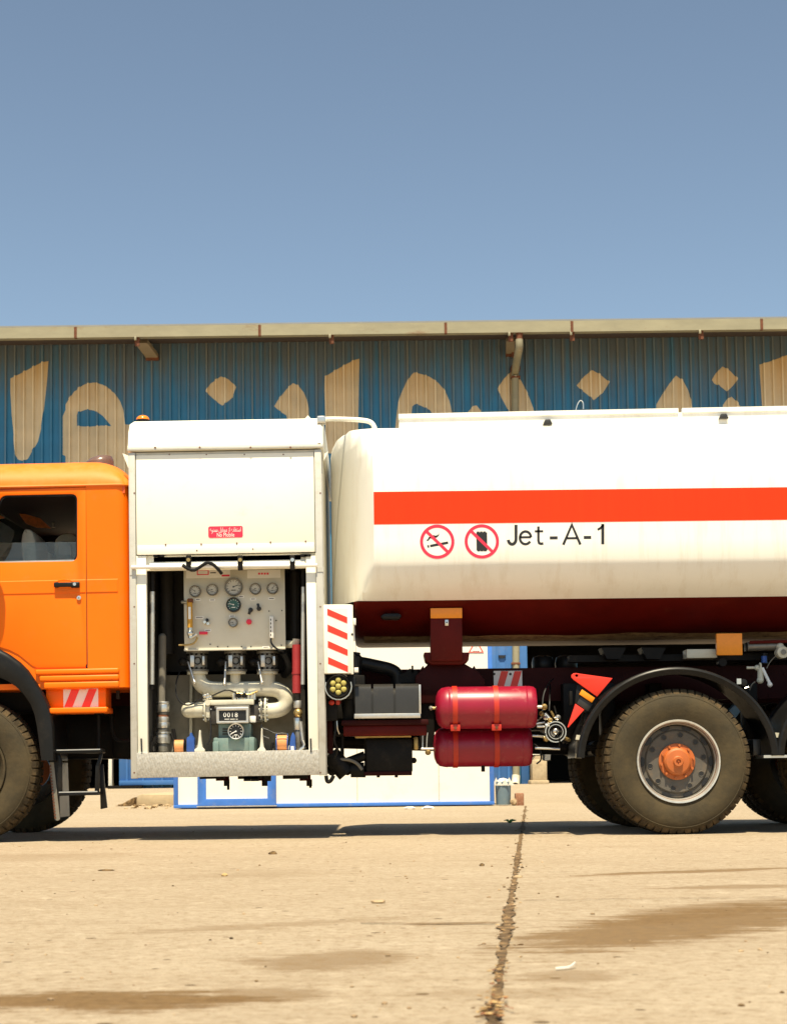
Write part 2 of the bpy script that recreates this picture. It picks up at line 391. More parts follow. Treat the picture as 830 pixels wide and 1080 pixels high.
def rrect(x0, z0, x1, z1, r, n=5):
    return arc(x1-r, z1-r, r, r, 0, 90, n)+arc(x0+r, z1-r, r, r, 90, 180, n)+arc(x0+r, z0+r, r, r, 180, 270, n)+arc(x1-r, z0+r, r, r, 270, 360, n)
def prrect(a, b, c, d, Y, r, n=5):
    x0, _ = P(a, (b+d)/2, Y); x1, _ = P(c, (b+d)/2, Y); _, z0 = P((a+c)/2, d, Y); _, z1 = P((a+c)/2, b, Y)
    return rrect(x0, z0, x1, z1, L(r, Y), n)
def V(px, py, Y):
    x, z = P(px, py, Y); return (x, Y, z)

# ------------------------------------------------------------------ light
SUN_EL, SUN_AZ = math.radians(68), math.radians(1.5)
w = bpy.data.worlds.new('World'); S.world = w; w.use_nodes = True
N, K = w.node_tree.nodes, w.node_tree.links
sky = N.new('ShaderNodeTexSky'); sky.sky_type = 'NISHITA'; sky.sun_disc = False
sky.sun_elevation = SUN_EL; sky.sun_rotation = PI+SUN_AZ
sky.air_density = 1.0; sky.dust_density = 1.5; sky.ozone_density = 1.0; sky.altitude = 400
hs = N.new('ShaderNodeHueSaturation'); hs.inputs['Saturation'].default_value = .62
K.new(sky.outputs['Color'], hs.inputs['Color']); gm = N.new('ShaderNodeGamma'); gm.inputs['Gamma'].default_value = 1.38
tint = N.new('ShaderNodeMix'); tint.data_type = 'RGBA'; tint.blend_type = 'MULTIPLY'; tint.inputs['Factor'].default_value = 1; tint.inputs['B'].default_value = (.89, 1.0, .99, 1)
K.new(hs.outputs['Color'], gm.inputs['Color']); K.new(gm.outputs['Color'], tint.inputs['A']); K.new(tint.outputs['Result'], N['Background'].inputs['Color'])
N['Background'].inputs['Strength'].default_value = SKY = .042
sl = bpy.data.lights.new('sun', 'SUN'); sl.energy = 4.7; sl.angle = math.radians(.55); sl.color = (1, .87, .63)
so = bpy.data.objects.new('sun', sl); C.objects.link(so)
so.rotation_euler = Vector((math.cos(SUN_EL)*math.sin(SUN_AZ), math.cos(SUN_EL)*math.cos(SUN_AZ), -math.sin(SUN_EL))).to_track_quat('-Z', 'Y').to_euler()
so.location = (-3, -8, 12)
S.view_settings.view_transform = 'Standard'; S.view_settings.look = 'None'
S.view_settings.exposure = .92; S.view_settings.gamma = 1
S.render.engine = 'CYCLES'
S.cycles.use_denoising = True
S.cycles.max_bounces = 7; S.cycles.transparent_max_bounces = 12
try: S.cycles.denoiser = 'OPENIMAGEDENOISE'
except Exception: pass

# ------------------------------------------------------------------ ground
STAINS = []   # (x, y, angle, half length, half width, strength, raggedness)
def stain(p0, p1, wid, st, rag=.6):
    a, b = Vector(G(*p0)), Vector(G(*p1)); c = (a+b)/2; d = b-a
    STAINS.append((c.x, c.y, math.atan2(d.y, d.x), d.length/2+wid*.5, wid, st, rag))
stain((560, 1003), (860, 952), .30, .85)
stain((640, 975), (840, 948), .22, .55)
stain((560, 1032), (640, 1028), .10, .45)
stain((-40, 1056), (250, 1054), .17, .95)
stain((240, 1050), (320, 1046), .13, .5)
stain((305, 1022), (395, 1004), .20, .55)
stain((600, 924), (840, 915), .11, .75, .5)
stain((700, 937), (840, 934), .13, .55)
stain((100, 985), (420, 968), .10, .4, .9)
stain((-20, 905), (120, 903), .5, .25, .9)
stain((200, 925), (330, 920), .4, .2, .9)
stain((430, 1050), (620, 1046), .10, .25, .9)
stain((430, 975), (520, 974), .06, .6, .5)
def ground_material():
    m = bpy.data.materials.new('dusty_concrete'); m.use_nodes = True
    N, K = nodes_of(m); b = N['Principled BSDF']; b.inputs['Roughness'].default_value = .9; b.inputs['Specular IOR Level'].default_value = .25
    geo = N.new('ShaderNodeNewGeometry'); pos = geo.outputs['Position']
    def noise_(scale, det=6, rough=.6, st=None):
        v = pos
        if st:
            mp = N.new('ShaderNodeMapping'); mp.inputs['Scale'].default_value = st; K.new(pos, mp.inputs['Vector']); v = mp.outputs['Vector']
        n = N.new('ShaderNodeTexNoise'); n.inputs['Scale'].default_value = scale; n.inputs['Detail'].default_value = det; n.inputs['Roughness'].default_value = rough
        K.new(v, n.inputs['Vector']); return n.outputs['Fac']
    def rng(s, a, b_, c=0., d=1.):
        r = N.new('ShaderNodeMapRange'); r.inputs['From Min'].default_value = a; r.inputs['From Max'].default_value = b_
        r.inputs['To Min'].default_value = c; r.inputs['To Max'].default_value = d; K.new(s, r.inputs['Value']); return r.outputs['Result']
    def math_(op, a, b_):
        n = N.new('ShaderNodeMath'); n.operation = op
        for i, q in enumerate((a, b_)):
            if isinstance(q, (int, float)): n.inputs[i].default_value = q
            else: K.new(q, n.inputs[i])
        return n.outputs[0]
    def mix(f, a, b_):
        x = N.new('ShaderNodeMix'); x.data_type = 'RGBA'; K.new(f, x.inputs['Factor'])
        for k, q in (('A', a), ('B', b_)):
            if isinstance(q, tuple): x.inputs[k].default_value = q+(1,)
            else: K.new(q, x.inputs[k])
        return x.outputs['Result']
    pits = noise_(13, 6, .85); big = noise_(.45, 5); mid = noise_(2.6, 8, .7); fine = noise_(26, 6, .8); streak = noise_(1, 9, .75, (.55, 4.2, 1)); grit = noise_(85, 3, .8)
    c = mix(rng(mid, .32, .68), GROUND_A, GROUND_B)
    c = mix(rng(big, .42, .72, 0, .6), c, GROUND_C)
    blot = noise_(9, 7, .72)
    c = mix(rng(blot, .54, .66, 0, .32), c, GROUND_D)
    c = mix(rng(blot, .44, .34, 0, .40), c, GROUND_E)
    c = mix(rng(streak, .50, .74, 0, .38), c, GROUND_D)
    c = mix(rng(fine, .50, .66, 0, .80), c, GROUND_D)
    c = mix(rng(fine, .44, .30, 0, .70), c, GROUND_E)
    c = mix(rng(grit, .58, .72, 0, .5), c, (.12, .085, .048))
    vo = N.new('ShaderNodeTexVoronoi'); vo.inputs['Scale'].default_value = 10; K.new(pos, vo.inputs['Vector'])
    sepc = N.new('ShaderNodeSeparateColor'); K.new(vo.outputs['Color'], sepc.inputs[0])
    spot = math_('LESS_THAN', vo.outputs['Distance'], math_('MULTIPLY', math_('POWER', sepc.outputs[0], 2.5), .17))
    c = mix(math_('MULTIPLY', spot, .9), c, (.10, .062, .028))
    c = mix(rng(pits, .64, .70, 0, .75), c, (.12, .075, .034))
    c = mix(rng(pits, .34, .27, 0, .6), c, (.40, .33, .235))
    rag = noise_(5.5, 9, .75); rag2 = noise_(1, 8, .8, (.8, 20, 1))
    for (x, y, a, l, wd, st, rg) in STAINS:
        mp = N.new('ShaderNodeMapping'); mp.vector_type = 'TEXTURE'
        mp.inputs['Location'].default_value = (x, y, 0); mp.inputs['Rotation'].default_value = (0, 0, a); mp.inputs['Scale'].default_value = (l, wd, 1)
        K.new(pos, mp.inputs['Vector'])
        fl = N.new('ShaderNodeVectorMath'); fl.operation = 'MULTIPLY'; fl.inputs[1].default_value = (1, 1, 0); K.new(mp.outputs['Vector'], fl.inputs[0])
        ln = N.new('ShaderNodeVectorMath'); ln.operation = 'LENGTH'; K.new(fl.outputs['Vector'], ln.inputs[0])
        d = math_('ADD', ln.outputs['Value'], math_('MULTIPLY', math_('SUBTRACT', rag, .5), 2.8*rg))
        d = math_('ADD', d, math_('MULTIPLY', math_('SUBTRACT', rag2, .5), 4.6*rg))
        c = mix(rng(d, 1.0, .72, 0, st), c, mix(rng(fine, .36, .66), (.125, .070, .022), (.215, .130, .052)))
    K.new(c, b.inputs['Base Color'])
    bp = N.new('ShaderNodeBump'); bp.inputs['Strength'].default_value = .8; bp.inputs['Distance'].default_value = .02
    K.new(math_('ADD', math_('ADD', fine, math_('MULTIPLY', mid, 1.5)), math_('MULTIPLY', grit, .4)), bp.inputs['Height']); K.new(bp.outputs['Normal'], b.inputs['Normal'])
    MAT['dusty_concrete'] = m
GROUND_A, GROUND_B, GROUND_C, GROUND_D, GROUND_E = (.360, .285, .195), (.405, .328, .230), (.445, .368, .266), (.225, .155, .082), (.55, .46, .34)
ground_material()
def hz(x, y):
    f = max(0., min(1., (y-13)/20)); f = f*f*(3-2*f)
    near = max(0., 1-max(abs(x)/14, abs(y+2)/16))
    return .16*f + near**.5*(noise.noise((x*.9, y*.9, 3))*.007 + noise.noise((x*3.1, y*3.1, 8))*.003)
def lines(lo, hi, a, b, step, far):
    q = []; v = a
    while v <= b: q.append(v); v += step
    s = step; v = a
    while v > lo: s *= far; v -= s; q.insert(0, max(v, lo))
    s = step; v = b
    while v < hi: s *= far; v += s; q.append(min(v, hi))
    return q
g = MB(); t = bmesh.new()
xs = lines(-900, 900, -5, 6, .11, 1.35); ys = lines(-300, 1800, -10, 4, .11, 1.16)
vs = [[t.verts.new((x, y, hz(x, y))) for x in xs] for y in ys]
for a, b in zip(vs, vs[1:]):
    for i in range(len(xs)-1): t.faces.new((a[i], a[i+1], b[i+1], b[i]))
g.take(t, 'dusty_concrete'); structure(g.build('ground', angle=180))

# the joint between two slabs, filled with dirt and dry leaves
pbr('joint_dirt', (.072, .041, .013), .95, 0, .5, 30, dirt=((.25, .155, .066), 16, .46, .60, .9), bump=(70, .6))
g = MB(); t = bmesh.new(); rows = []
pa, pb = Vector(G(518, 1085)), Vector(G(549, 884))
dv = (pb-pa); end = pa+dv*2.3; sta = pa-dv*.25
nst = 620
for i in range(nst+1):
    p = sta.lerp(end, i/nst)
    n1 = noise.noise((p.y*7, 1, 0))*.5+noise.noise((p.y*31, 5, 0))*.6; n2 = noise.noise((p.y*7, 9, 0))*.5+noise.noise((p.y*29, 3, 0))*.6
    wd = .012+.010*noise.noise((p.y*.8, 0, 4))
    a, b = p.x-max(wd*(1+2.3*n1), .002), p.x+max(wd*(1+2.3*n2), .002)
    rows.append((t.verts.new((a, p.y, hz(a, p.y)+.004)), t.verts.new((b, p.y, hz(b, p.y)+.004))))
for a, b in zip(rows, rows[1:]): t.faces.new((a[0], a[1], b[1], b[0]))
g.take(t, 'joint_dirt')
for p0, p1, wd in (((553, 950.5), (900, 945), .006), ((380, 974), (524, 975.5), .008), ((553, 919), (600, 920), .005)):
    t = bmesh.new(); rows = []; a, b = Vector(G(*p0)), Vector(G(*p1))
    for i in range(121):
        p = a.lerp(b, i/120); q = wd*(.6+.9*noise.noise((p.x*9, p.y*9, 1))+.5*noise.noise((p.x*40, 0, 1))); q = max(q, .0012)
        yy = p.y+.008*noise.noise((p.x*4, 3, 3))
        rows.append((t.verts.new((p.x, yy-q, hz(p.x, yy)+.004)), t.verts.new((p.x, yy+q, hz(p.x, yy)+.004))))
    for a, b in zip(rows, rows[1:]): t.faces.new((a[0], a[1], b[1], b[0]))
    g.take(t, 'joint_dirt')
structure(g.build('ground_strip', angle=180))

# loose grit scattered over the yard
def pebble(mb, m, x, y, r, flat=.6):
    t = bmesh.new(); bmesh.ops.create_icosphere(t, subdivisions=1, radius=r)
    sd = random.random()*90
    for v in t.verts: v.co *= 1+.45*noise.noise(v.co/r*1.1+Vector((sd, 0, 0)))
    mb.take(t, m, Matrix.Translation((x, y, hz(x, y)+r*flat*.45)) @ Matrix.Rotation(random.random()*6, 4, 'Z') @ Matrix.Diagonal((1.2, .9, flat, 1)))
g = MB()
for i in range(420):
    y = -9.6+random.random()**1.4*13; x = random.uniform(-.32, .30)*(y+12.2)*1.05
    pebble(g, random.choice(('pebble', 'pebble', 'stone_tan', 'joint_dirt')), x, y, random.choice((.0025, .003, .0035, .004, .005, .007)))
for i in range(90):
    p = sta.lerp(end, .1+.8*random.random()); pebble(g, random.choice(('pebble', 'stone_tan', 'joint_dirt')), p.x+random.gauss(0, .02), p.y, random.uniform(.004, .009))
o = g.build('gravel'); o['kind'] = 'stuff'; o['label'] = 'loose grit and pebbles scattered over the dusty concrete yard'; o['category'] = 'gravel'
def leaf(mb, m, x, y, s):
    t = bmesh.new(); a = random.random()*6; k = random.uniform(.2, .8)
    pr = [(-1, 0), (-.5, .32), (.1, .40), (.6, .22), (1, 0), (.6, -.22), (.1, -.40), (-.5, -.32)]
    mid = [t.verts.new((u*s, 0, 0)) for u in (-.5, .1, .6)]
    vv = [t.verts.new((u*s, v*s, abs(v)*s*k+abs(u)*s*.15)) for u, v in pr]
    t.faces.new((vv[0], mid[0], vv[1])); t.faces.new((vv[1], mid[0], mid[1], vv[2])); t.faces.new((vv[2], mid[1], mid[2], vv[3])); t.faces.new((vv[3], mid[2], vv[4]))
    t.faces.new((vv[0], vv[7], mid[0])); t.faces.new((vv[7], vv[6], mid[1], mid[0])); t.faces.new((vv[6], vv[5], mid[2], mid[1])); t.faces.new((vv[5], vv[4], mid[2]))
    mb.take(t, m, Matrix.Translation((x, y, hz(x, y)+.008)) @ Matrix.Rotation(a, 4, 'Z') @ Matrix.Rotation(random.uniform(-.3, .3), 4, 'X'))
pbr('leaf_pale', (.44, .30, .13), .9, 0, .3, 40); pbr('leaf_red', (.22, .09, .035), .9, 0, .3, 40)
g = MB()
for i in range(110):
    py = random.choice((random.uniform(1020, 1078), random.uniform(1052, 1078), random.uniform(890, 1078)))
    f = (py-884)/(1085-884); x, y = G(549-31*f+random.gauss(0, 2+9*f), py); leaf(g, random.choice(('leaf_dry', 'leaf_dry', 'leaf_pale', 'leaf_red')), x, y, random.uniform(.004, .012))
o = g.build('leaf_litter'); o['kind'] = 'stuff'; o['label'] = 'dry brown leaves caught in the dirt joint of the concrete'; o['category'] = 'leaves'

# single pieces one can point at
def piece(name, px, py, r, mat, label, cat, flat=.6, sx=1.0):
    x, y = G(px, py); b = MB()
    t = bmesh.new(); bmesh.ops.create_icosphere(t, subdivisions=2, radius=r); sd = random.random()*90
    for v in t.verts: v.co *= 1+.35*noise.noise(v.co/r*1.2+Vector((sd, 0, 0)))
    b.take(t, mat, Matrix.Translation((x, y, hz(x, y)+r*flat*.6)) @ Matrix.Diagonal((sx, .8, flat, 1)))
    tag(b.build(name, loc=(x, y, hz(x, y))), label, cat)
piece('stone', 399, 953, .018, 'stone_tan', 'flat tan stone alone on the concrete below the black box', 'stone', .45, 1.5)
piece('stone', 288, 901, .019, 'joint_dirt', 'small dark stone just in front of the pump cabinet shadow', 'stone', .6, 1.3)
piece('stone', 237, 925, .014, 'leaf_pale', 'small orange tan stone on the ground in front of the cabinet', 'stone', .7, 1.0)
piece('stone', 112, 918, .020, 'joint_dirt', 'thin dark flat stone on the ground below the mudflap', 'stone', .25, 2.0)
piece('stone', 546, 925.5, .016, 'stone_tan', 'pale pebble lying right on the dirt joint', 'stone', .5, 1.3)
piece('stone', 508, 913, .013, 'joint_dirt', 'small round dark stone beside the dirt joint near the truck shadow', 'stone', .7, 1.0)
b = MB(); x, y = G(597, 1023)
b.loft('paper_white', [[(x+u*.025, y+u*.012+max(u,0)**2*.02+v*.005, hz(x, y)+.004+.008*max(u,0)**2+abs(v)*.003) for v in (-1, 0, 1)]+[(x+u*.025, y+u*.012+max(u,0)**2*.02+v*.005, hz(x, y)+.003+.008*max(u,0)**2) for v in (1, 0, -1)] for u in (-1, -.6, -.2, .2, .6, 1)])
tag(b.build('scrap_of_paper', loc=(x, y, hz(x, y))), 'curled white scrap lying by the dark oil stain', 'litter')
b = MB(); x, y = G(537.5, 868.5)
for i in range(16):
    a = random.random()*6.28; l = random.uniform(.03, .07)
    b.tube('weed_green', [(x, y, hz(x, y)), (x+math.cos(a)*l*.5, y+math.sin(a)*l*.5, hz(x, y)+l*.5), (x+math.cos(a)*l, y+math.sin(a)*l, hz(x, y)+l*.45)], [.004, .006, .002], n=5)
tag(b.build('weed', loc=(x, y, hz(x, y))), 'tiny green weed growing from the joint at the edge of the truck shadow', 'weed')
# ------------------------------------------------------------------ warehouse
YW = 33.0
wh = thing('warehouse', 'long blue corrugated metal warehouse with big cream painted letters under its eave, behind the tanker', 'warehouse', (1.5, YW, hz(1.5, YW)))
RIB = L(9.75, YW)
def rib_profile(x0, x1):
    """corners of the trapezoid ribs: narrow raised rib, wide pan"""
    q = []; k = math.floor(x0/RIB)
    while k*RIB < x1:
        b = k*RIB
        for f, d in ((0, 0), (.06, .085), (.22, .085), (.28, 0)): q.append((b+f*RIB, YW-d))
        k += 1
    return [p for p in q if x0 <= p[0] <= x1]
def wall_y(x):
    f = (x/RIB) % 1.0
    d = .085*(f/.06 if f < .06 else 1 if f < .22 else (.28-f)/.06 if f < .28 else 0)
    return YW-d
prof = rib_profile(-17, 34)
ez = P(415, 365, YW)[1]+.6
def gz(x):  # the eave climbs a little to the right, as the photo shows
    return (x-P(415, 350, 31)[0])*.0015
dxa, dxb = P(58, 800, YW)[0], P(126, 800, YW)[0]      # open doorways
rxa, rxb = P(557, 760, YW)[0], P(960, 760, YW)[0]
dtop = P(415, 640, YW)[1]
g = MB()
def strip(x0, x1, z0, z1, m='blue_cladding'):
    pp = [(x0, wall_y(x0))]+[p for p in prof if x0 < p[0] < x1]+[(x1, wall_y(x1))]
    t = bmesh.new(); vs = [(t.verts.new((x, y, z0)), t.verts.new((x, y, z1))) for x, y in pp]
    for a, b in zip(vs, vs[1:]): t.faces.new((a[0], b[0], b[1], a[1]))
    g.take(t, m)
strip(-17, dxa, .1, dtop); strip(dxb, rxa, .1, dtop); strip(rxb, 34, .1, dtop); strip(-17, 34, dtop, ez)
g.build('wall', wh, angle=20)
# letters: corrugated paint patches standing on the same ribs
def letter(polys):
    polys = [[P(x, y, YW) for x, y in p] for p in polys]
    xs_ = [x for p in polys for x, z in p]; x0, x1 = min(xs_), max(xs_)
    cols = sorted({x0+.001, x1-.001} | {p[0] for p in prof if x0 < p[0] < x1} | {x0+(x1-x0)*i/26 for i in range(1, 26)})
    t = bmesh.new()
    def cuts(x):
        q = []
        for p in polys:
            for (ax, az), (bx, bz) in zip(p, p[1:]+p[:1]):
                if (ax <= x < bx) or (bx <= x < ax): q.append(az+(bz-az)*(x-ax)/(bx-ax))
        return sorted(q)
    for a, b in zip(cols, cols[1:]):
        e = min((b-a)*.02, 1e-4); ca, cb = cuts(a+e), cuts(b-e); cm = cuts((a+b)/2)
        if len(ca) != len(cm): ca = cm
        if len(cb) != len(cm): cb = cm
        for k in range(0, len(cm)-1, 2):
            pts = [(a, ca[k]), (b, cb[k]), (b, cb[k+1]), (a, ca[k+1])]
            t.faces.new([t.verts.new((x, wall_y(x)-.006, min(z, ez-.05))) for x, z in pts])
    bmesh.ops.remove_doubles(t, verts=t.verts, dist=1e-4)
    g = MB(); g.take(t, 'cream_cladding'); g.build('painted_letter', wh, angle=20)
def c4(pts, ox, oy, s): return [(ox+x/s, oy+y/s) for x, y in pts]
# the tall letter at far left
letter([c4([(68, 292), (130, 262), (200, 225), (262, 192), (306, 183), (296, 320), (280, 470), (262, 600), (240, 690), (205, 745), (178, 795), (150, 808), (115, 800), (100, 770), (90, 660), (76, 520), (68, 400)], 0, 350, 5.93)])
# the round letter with an eye
letter([c4([(395, 760), (398, 600), (405, 520), (428, 430), (470, 368), (530, 328), (590, 316), (650, 332), (710, 372), (755, 435), (778, 500), (784, 580), (860, 582), (860, 830), (860, 1100), (395, 1100), (420, 785)], 0, 350, 5.93),
        c4([(482, 590), (476, 545), (490, 505), (540, 486), (590, 492), (640, 520), (700, 590), (640, 586), (560, 594)], 0, 350, 5.93)])
# diamond dot
letter([[(217, 413), (222, 405), (233, 397), (241, 400), (249.5, 408), (246, 419), (235, 428), (229, 424)]])
letter([c4([(55, 466), (80, 425), (130, 362), (172, 320), (205, 335), (240, 378), (262, 430), (275, 500), (278, 700), (160, 700), (135, 525), (95, 500)], 280, 350, 5.93)])
letter([c4([(370, 282), (430, 245), (500, 205), (560, 175), (588, 168), (584, 330), (582, 480), (580, 760), (378, 760), (374, 480), (368, 360)], 280, 350, 5.93)])
letter([c4([(-20, 640), (0, 500), (20, 440), (50, 375), (95, 312), (150, 325), (200, 342), (250, 378), (290, 425), (320, 490), (335, 560), (335, 700), (-20, 700)], 420, 340, 5.93),
        c4([(70, 700), (85, 530), (105, 510), (150, 525), (200, 550), (230, 600), (230, 700)], 420, 340, 5.93)])
letter([c4([(435, 560), (470, 522), (490, 520), (515, 552), (515, 640), (435, 640)], 420, 340, 5.93)])
letter([c4([(255, 720), (275, 690), (330, 610), (400, 545), (490, 600), (540, 690), (600, 820), (650, 950), (680, 1150), (420, 1150), (370, 960), (300, 830), (262, 760)], 500, 340, 10.375)])
letter([c4([(165, 395), (210, 340), (262, 298), (310, 325), (370, 375), (330, 440), (272, 488), (230, 450), (195, 425)], 580, 340, 5.93)])
letter([c4([(662, 515), (700, 450), (740, 390), (785, 332), (830, 365), (865, 430), (885, 520), (890, 640), (662, 640)], 580, 340, 5.93)])
letter([c4([(168, 545), (200, 490), (262, 428), (330, 468), (395, 540), (350, 600), (300, 648), (240, 600), (190, 580)], 730, 335, 8.3)])
letter([c4([(262, 770), (300, 715), (340, 692), (380, 730), (415, 775), (415, 900), (262, 900)], 730, 335, 8.3)])
letter([c4([(585, 412), (690, 380), (800, 338), (1010, 262), (1040, 500), (1040, 900), (600, 900), (590, 560)], 730, 335, 8.3)])
# roof, gutter, struts
YG = 31.0
def zline(px, py, Y=YG): return P(px, py, Y)
xl, xr = -19, 36
(ax, az), (bx, bz) = P(0, 357, YG), P(830, 347, YG); kz = (bz-az)/(bx-ax)
def zg(x): return az+(x-ax)*kz
(_, at_), = (P(0, 345.5, YG),); GH = at_-az
g = MB()
def slant(m, y0, y1, d0, d1, d2=None, d3=None):
    """long member following the eave: front bottom/top heights d0, d1 over the gutter foot, back d2, d3"""
    d2 = d0 if d2 is None else d2; d3 = d1 if d3 is None else d3
    g.loft(m, [[(x, y0, zg(x)+d0), (x, y1, zg(x)+d2), (x, y1, zg(x)+d3), (x, y0, zg(x)+d1)] for x in (xl, xr)])
slant('roof_sheet', YG+.03, YW+12, GH+.01, GH+.05, GH+2.1, GH+2.14)
g.loft('roof_sheet', [[(x, YW+12, zg(x)+GH+2.1), (x, YW+24.3, zg(x)+GH), (x, YW+24.3, zg(x)+GH+.05), (x, YW+12, zg(x)+GH+2.14)] for x in (xl, xr)])
slant('eave_dark', YG+.26, YW+.02, .03, .10, .34, .42)
g.build('roof', wh)
for x0, x1 in ((-17.1, -17), (34, 34.1)):
    x = (x0+x1)/2; g = MB(); g.prism('blue_cladding', [(YW+.01, .1), (YW+24.2, .1), (YW+24.2, zg(x)+GH-.02), (YW+12, zg(x)+GH+2.05), (YW+.01, zg(x)+GH+.28)], x0, x1, axis='X'); g.build('gable_wall', wh)
g = MB(); g.box('warehouse_inside', -17, 34, YW+24, YW+24.2, .1, zg(-17)+GH-.05); g.build('rear_wall', wh)
g = MB()
slant('gutter_cream', YG, YG+.22, .0, GH)
for px in (80, 274, 470, 603, 803):
    x = P(px, 350, YG)[0]; g.box('rust', x-.035, x+.035, YG-.012, YG+.1, zg(x)-.01, zg(x)+GH*.96)
for px in (143, 348, 537, 738, 602):
    x = P(px, 355, YG)[0]; g.box('gutter_cream', x-.03, x+.03, YG-.01, YG+.05, zg(x)-.09, zg(x)+.01, .01); g.box('rust', x-.02, x+.10, YG+.06, YG+.12, zg(x)-.22, zg(x)+.0)
g.build('gutter', wh)
def strut(px0, py0, px1, py1, wpx):
    g = MB(); x0, z0 = P(px0, py0, YG+.6); x1, z1 = P(px1, py1, YW-.1); q = L(wpx, YW)/2
    g.loft('strut_beige', [[(x-q, y, z-.02), (x+q, y, z-.02), (x+q, y+.1, z+.10), (x-q, y+.1, z+.10)] for x, y, z in ((x0, YG+.6, z0), (x1, YW-.1, z1))])
    g.box('rust', x1-q*1.05, x1+q*1.05, YW-.15, YW-.056, z1-.08, z1+.02)
    g.build('eave_strut', wh)
strut(149, 361, 161, 377, 13); strut(538.5, 359, 538, 373, 9)
g = MB()
p = lambda x, y, Y: V(x, y, Y)
g.tube('rust', [p(547.5, 351, YG+.11), p(547.5, 359, YG+.11)], .09, 12)
g.tube('gutter_cream', [p(547.3, 358, YG+.11), p(547.6, 366, YG+.11), p(546.4, 372, YG+.25), p(543.2, 390, YW-.22), p(543.2, 398, YW-.20)], L(4.0, YW), 14, 1)
g.tube('gutter_cream', [p(543.2, 397, YW-.20), p(544.2, 828, YW-.20)], L(3.9, YW), 14)
for a, b in ((372, 374), (388.5, 390)): g.ring('rust', *P(544.5 if a < 380 else 543.2, (a+b)/2, YW-.2), .13, .08, YW-.32, YW-.1)
for z in (398, 560, 700, 800): 
    x, zz = P(543.6, z, YW-.2); g.box('rust', x-.12, x+.12, YW-.30, YW-.06, zz-.03, zz+.03, .008)
g.tube('pipe_cream', [p(544.2, 818, YW-.22), p(543.6, 824, YW-.26), p(543.2, 829, YW-.5)], L(4.4, YW), 14, 1)
g.cyl('interior_dark', p(543.2, 828.4, YW-.48), p(543.2, 829.2, YW-.53), L(3.6, YW))
g.build('downpipe', wh)
# sliding door leaves and white jambs
g = MB()
g.pbox('warehouse_door_blue', 126, 640, 205, 826, YW-.18, YW-.10, .01)
for px in (133, 150, 170): g.pbox('warehouse_door_blue', px, 640, px+2, 826, YW-.22, YW-.18)
g.pbox('black_metal', 114, 828.5, 150, 832.5, YW-.4, YW-.1); g.pbox('warehouse_door_blue', 126, 823, 205, 828, YW-.28, YW-.18, .01)
g.build('sliding_door', wh)
g = MB(); g.pbox('cream_paint', 114.6, 640, 118.4, 829, YW-.1, YW+.2, .01); g.build('door_jamb', wh)
g = MB()
g.pbox('warehouse_door_blue', 519, 640, 541, 828, YW-.18, YW-.10, .01); g.pbox('warehouse_door_blue', 548, 640, 556.5, 828, YW-.18, YW-.10, .01)
for a, b in ((524, 526), (534, 536)): g.pbox('warehouse_door_blue', a, 650, b, 824, YW-.22, YW-.18)
g.pprism('ink_black', [(525.2, 691), (533.4, 691), (531.6, 694), (527, 694)], YW-.225, YW-.19)
g.build('sliding_door', wh)
g = MB()
g.pbox('concrete_block', 561, 801, 577, 826, YW-.9, YW-.3, .05); g.pbox('concrete_block', 559.5, 823, 579, 828, YW-1.0, YW-.2, .03)
g.pprism('concrete_block', [(562, 801), (565, 797), (573, 797), (576, 801)], YW-.85, YW-.35)
g.pbox('cream_paint', 573.5, 795, 576, 802, YW-.6, YW-.5); g.pbox('cream_paint', 561, 793, 569, 796, YW-.8, YW-.5)
x, z = P(569, 828, YW-.6)
tag(g.build('concrete_post', loc=(x, YW-.6, z)), 'short tan concrete post beside the dark warehouse doorway', 'post')

# broken concrete kerb left of the cabin
g = MB()
Yk = 14.6
g.prism('concrete_block', [P(x, y, Yk) for x, y in ((143, 851), (145, 839), (150, 837.5), (170, 838), (200, 838), (200, 851))], Yk, Yk+4.5, .012)
g.prism('joint_dirt', [P(x, y, Yk) for x, y in ((118, 852), (130, 848), (141, 842), (144.5, 840), (143.5, 852))], Yk-.2, Yk+2, .03)
for i in range(26):
    px = random.uniform(128, 182); x, y = G(px, random.uniform(850, 853.5)); pebble(g, random.choice(('joint_dirt', 'stone_tan', 'concrete_block')), x, y, random.uniform(.015, .055))
x, z = P(165, 851, Yk)
tag(g.build('concrete_kerb', loc=(x, Yk, hz(x, Yk))), 'broken tan concrete kerb with rubble at its foot beside the white cabin', 'kerb')

# ------------------------------------------------------------------ portable cabin
YC = 11.5
cx0, cx1 = P(183.5, 850, YC)[0], P(521.3, 850, YC)[0]
zb = .015
cab_ = thing('portable_cabin', 'low white portable cabin with blue frame and blue door behind the tanker', 'cabin', ((cx0+cx1)/2, YC, 0))
ctop = 2.62
g = MB(); g.box('cabin_white', cx0+.03, cx1-.03, YC+.02, YC+2.4, zb+.05, ctop-.03); g.build('wall_panel', cab_)
for px in (260, 376.5, 462): pass
g = MB()
for px in (376.5, 462.5): x = P(px, 800, YC)[0]; g.box('grey_trim', x-.006, x+.006, YC+.014, YC+.024, zb+.07, ctop-.1)
g.build('panel_joint', cab_)
g = MB()
tk = L(4.6, YC)
zr = P(360, 846.8, YC)[1]
g.box('cabin_blue', cx0, cx1, YC-.02, YC+.04, zb, zr, .006)
g.box('cabin_blue', cx0, cx0+tk, YC-.018, YC+.06, zr, ctop, .006); g.box('cabin_blue', cx1-tk, cx1, YC-.018, YC+.06, zr, ctop, .006)
g.box('cabin_blue', cx1-.06, cx1+.001, YC+.06, YC+2.42, zb, zr); g.box('cabin_blue', cx1-.06, cx1+.001, YC+2.34, YC+2.42, zr, ctop)
g.build('frame', cab_)
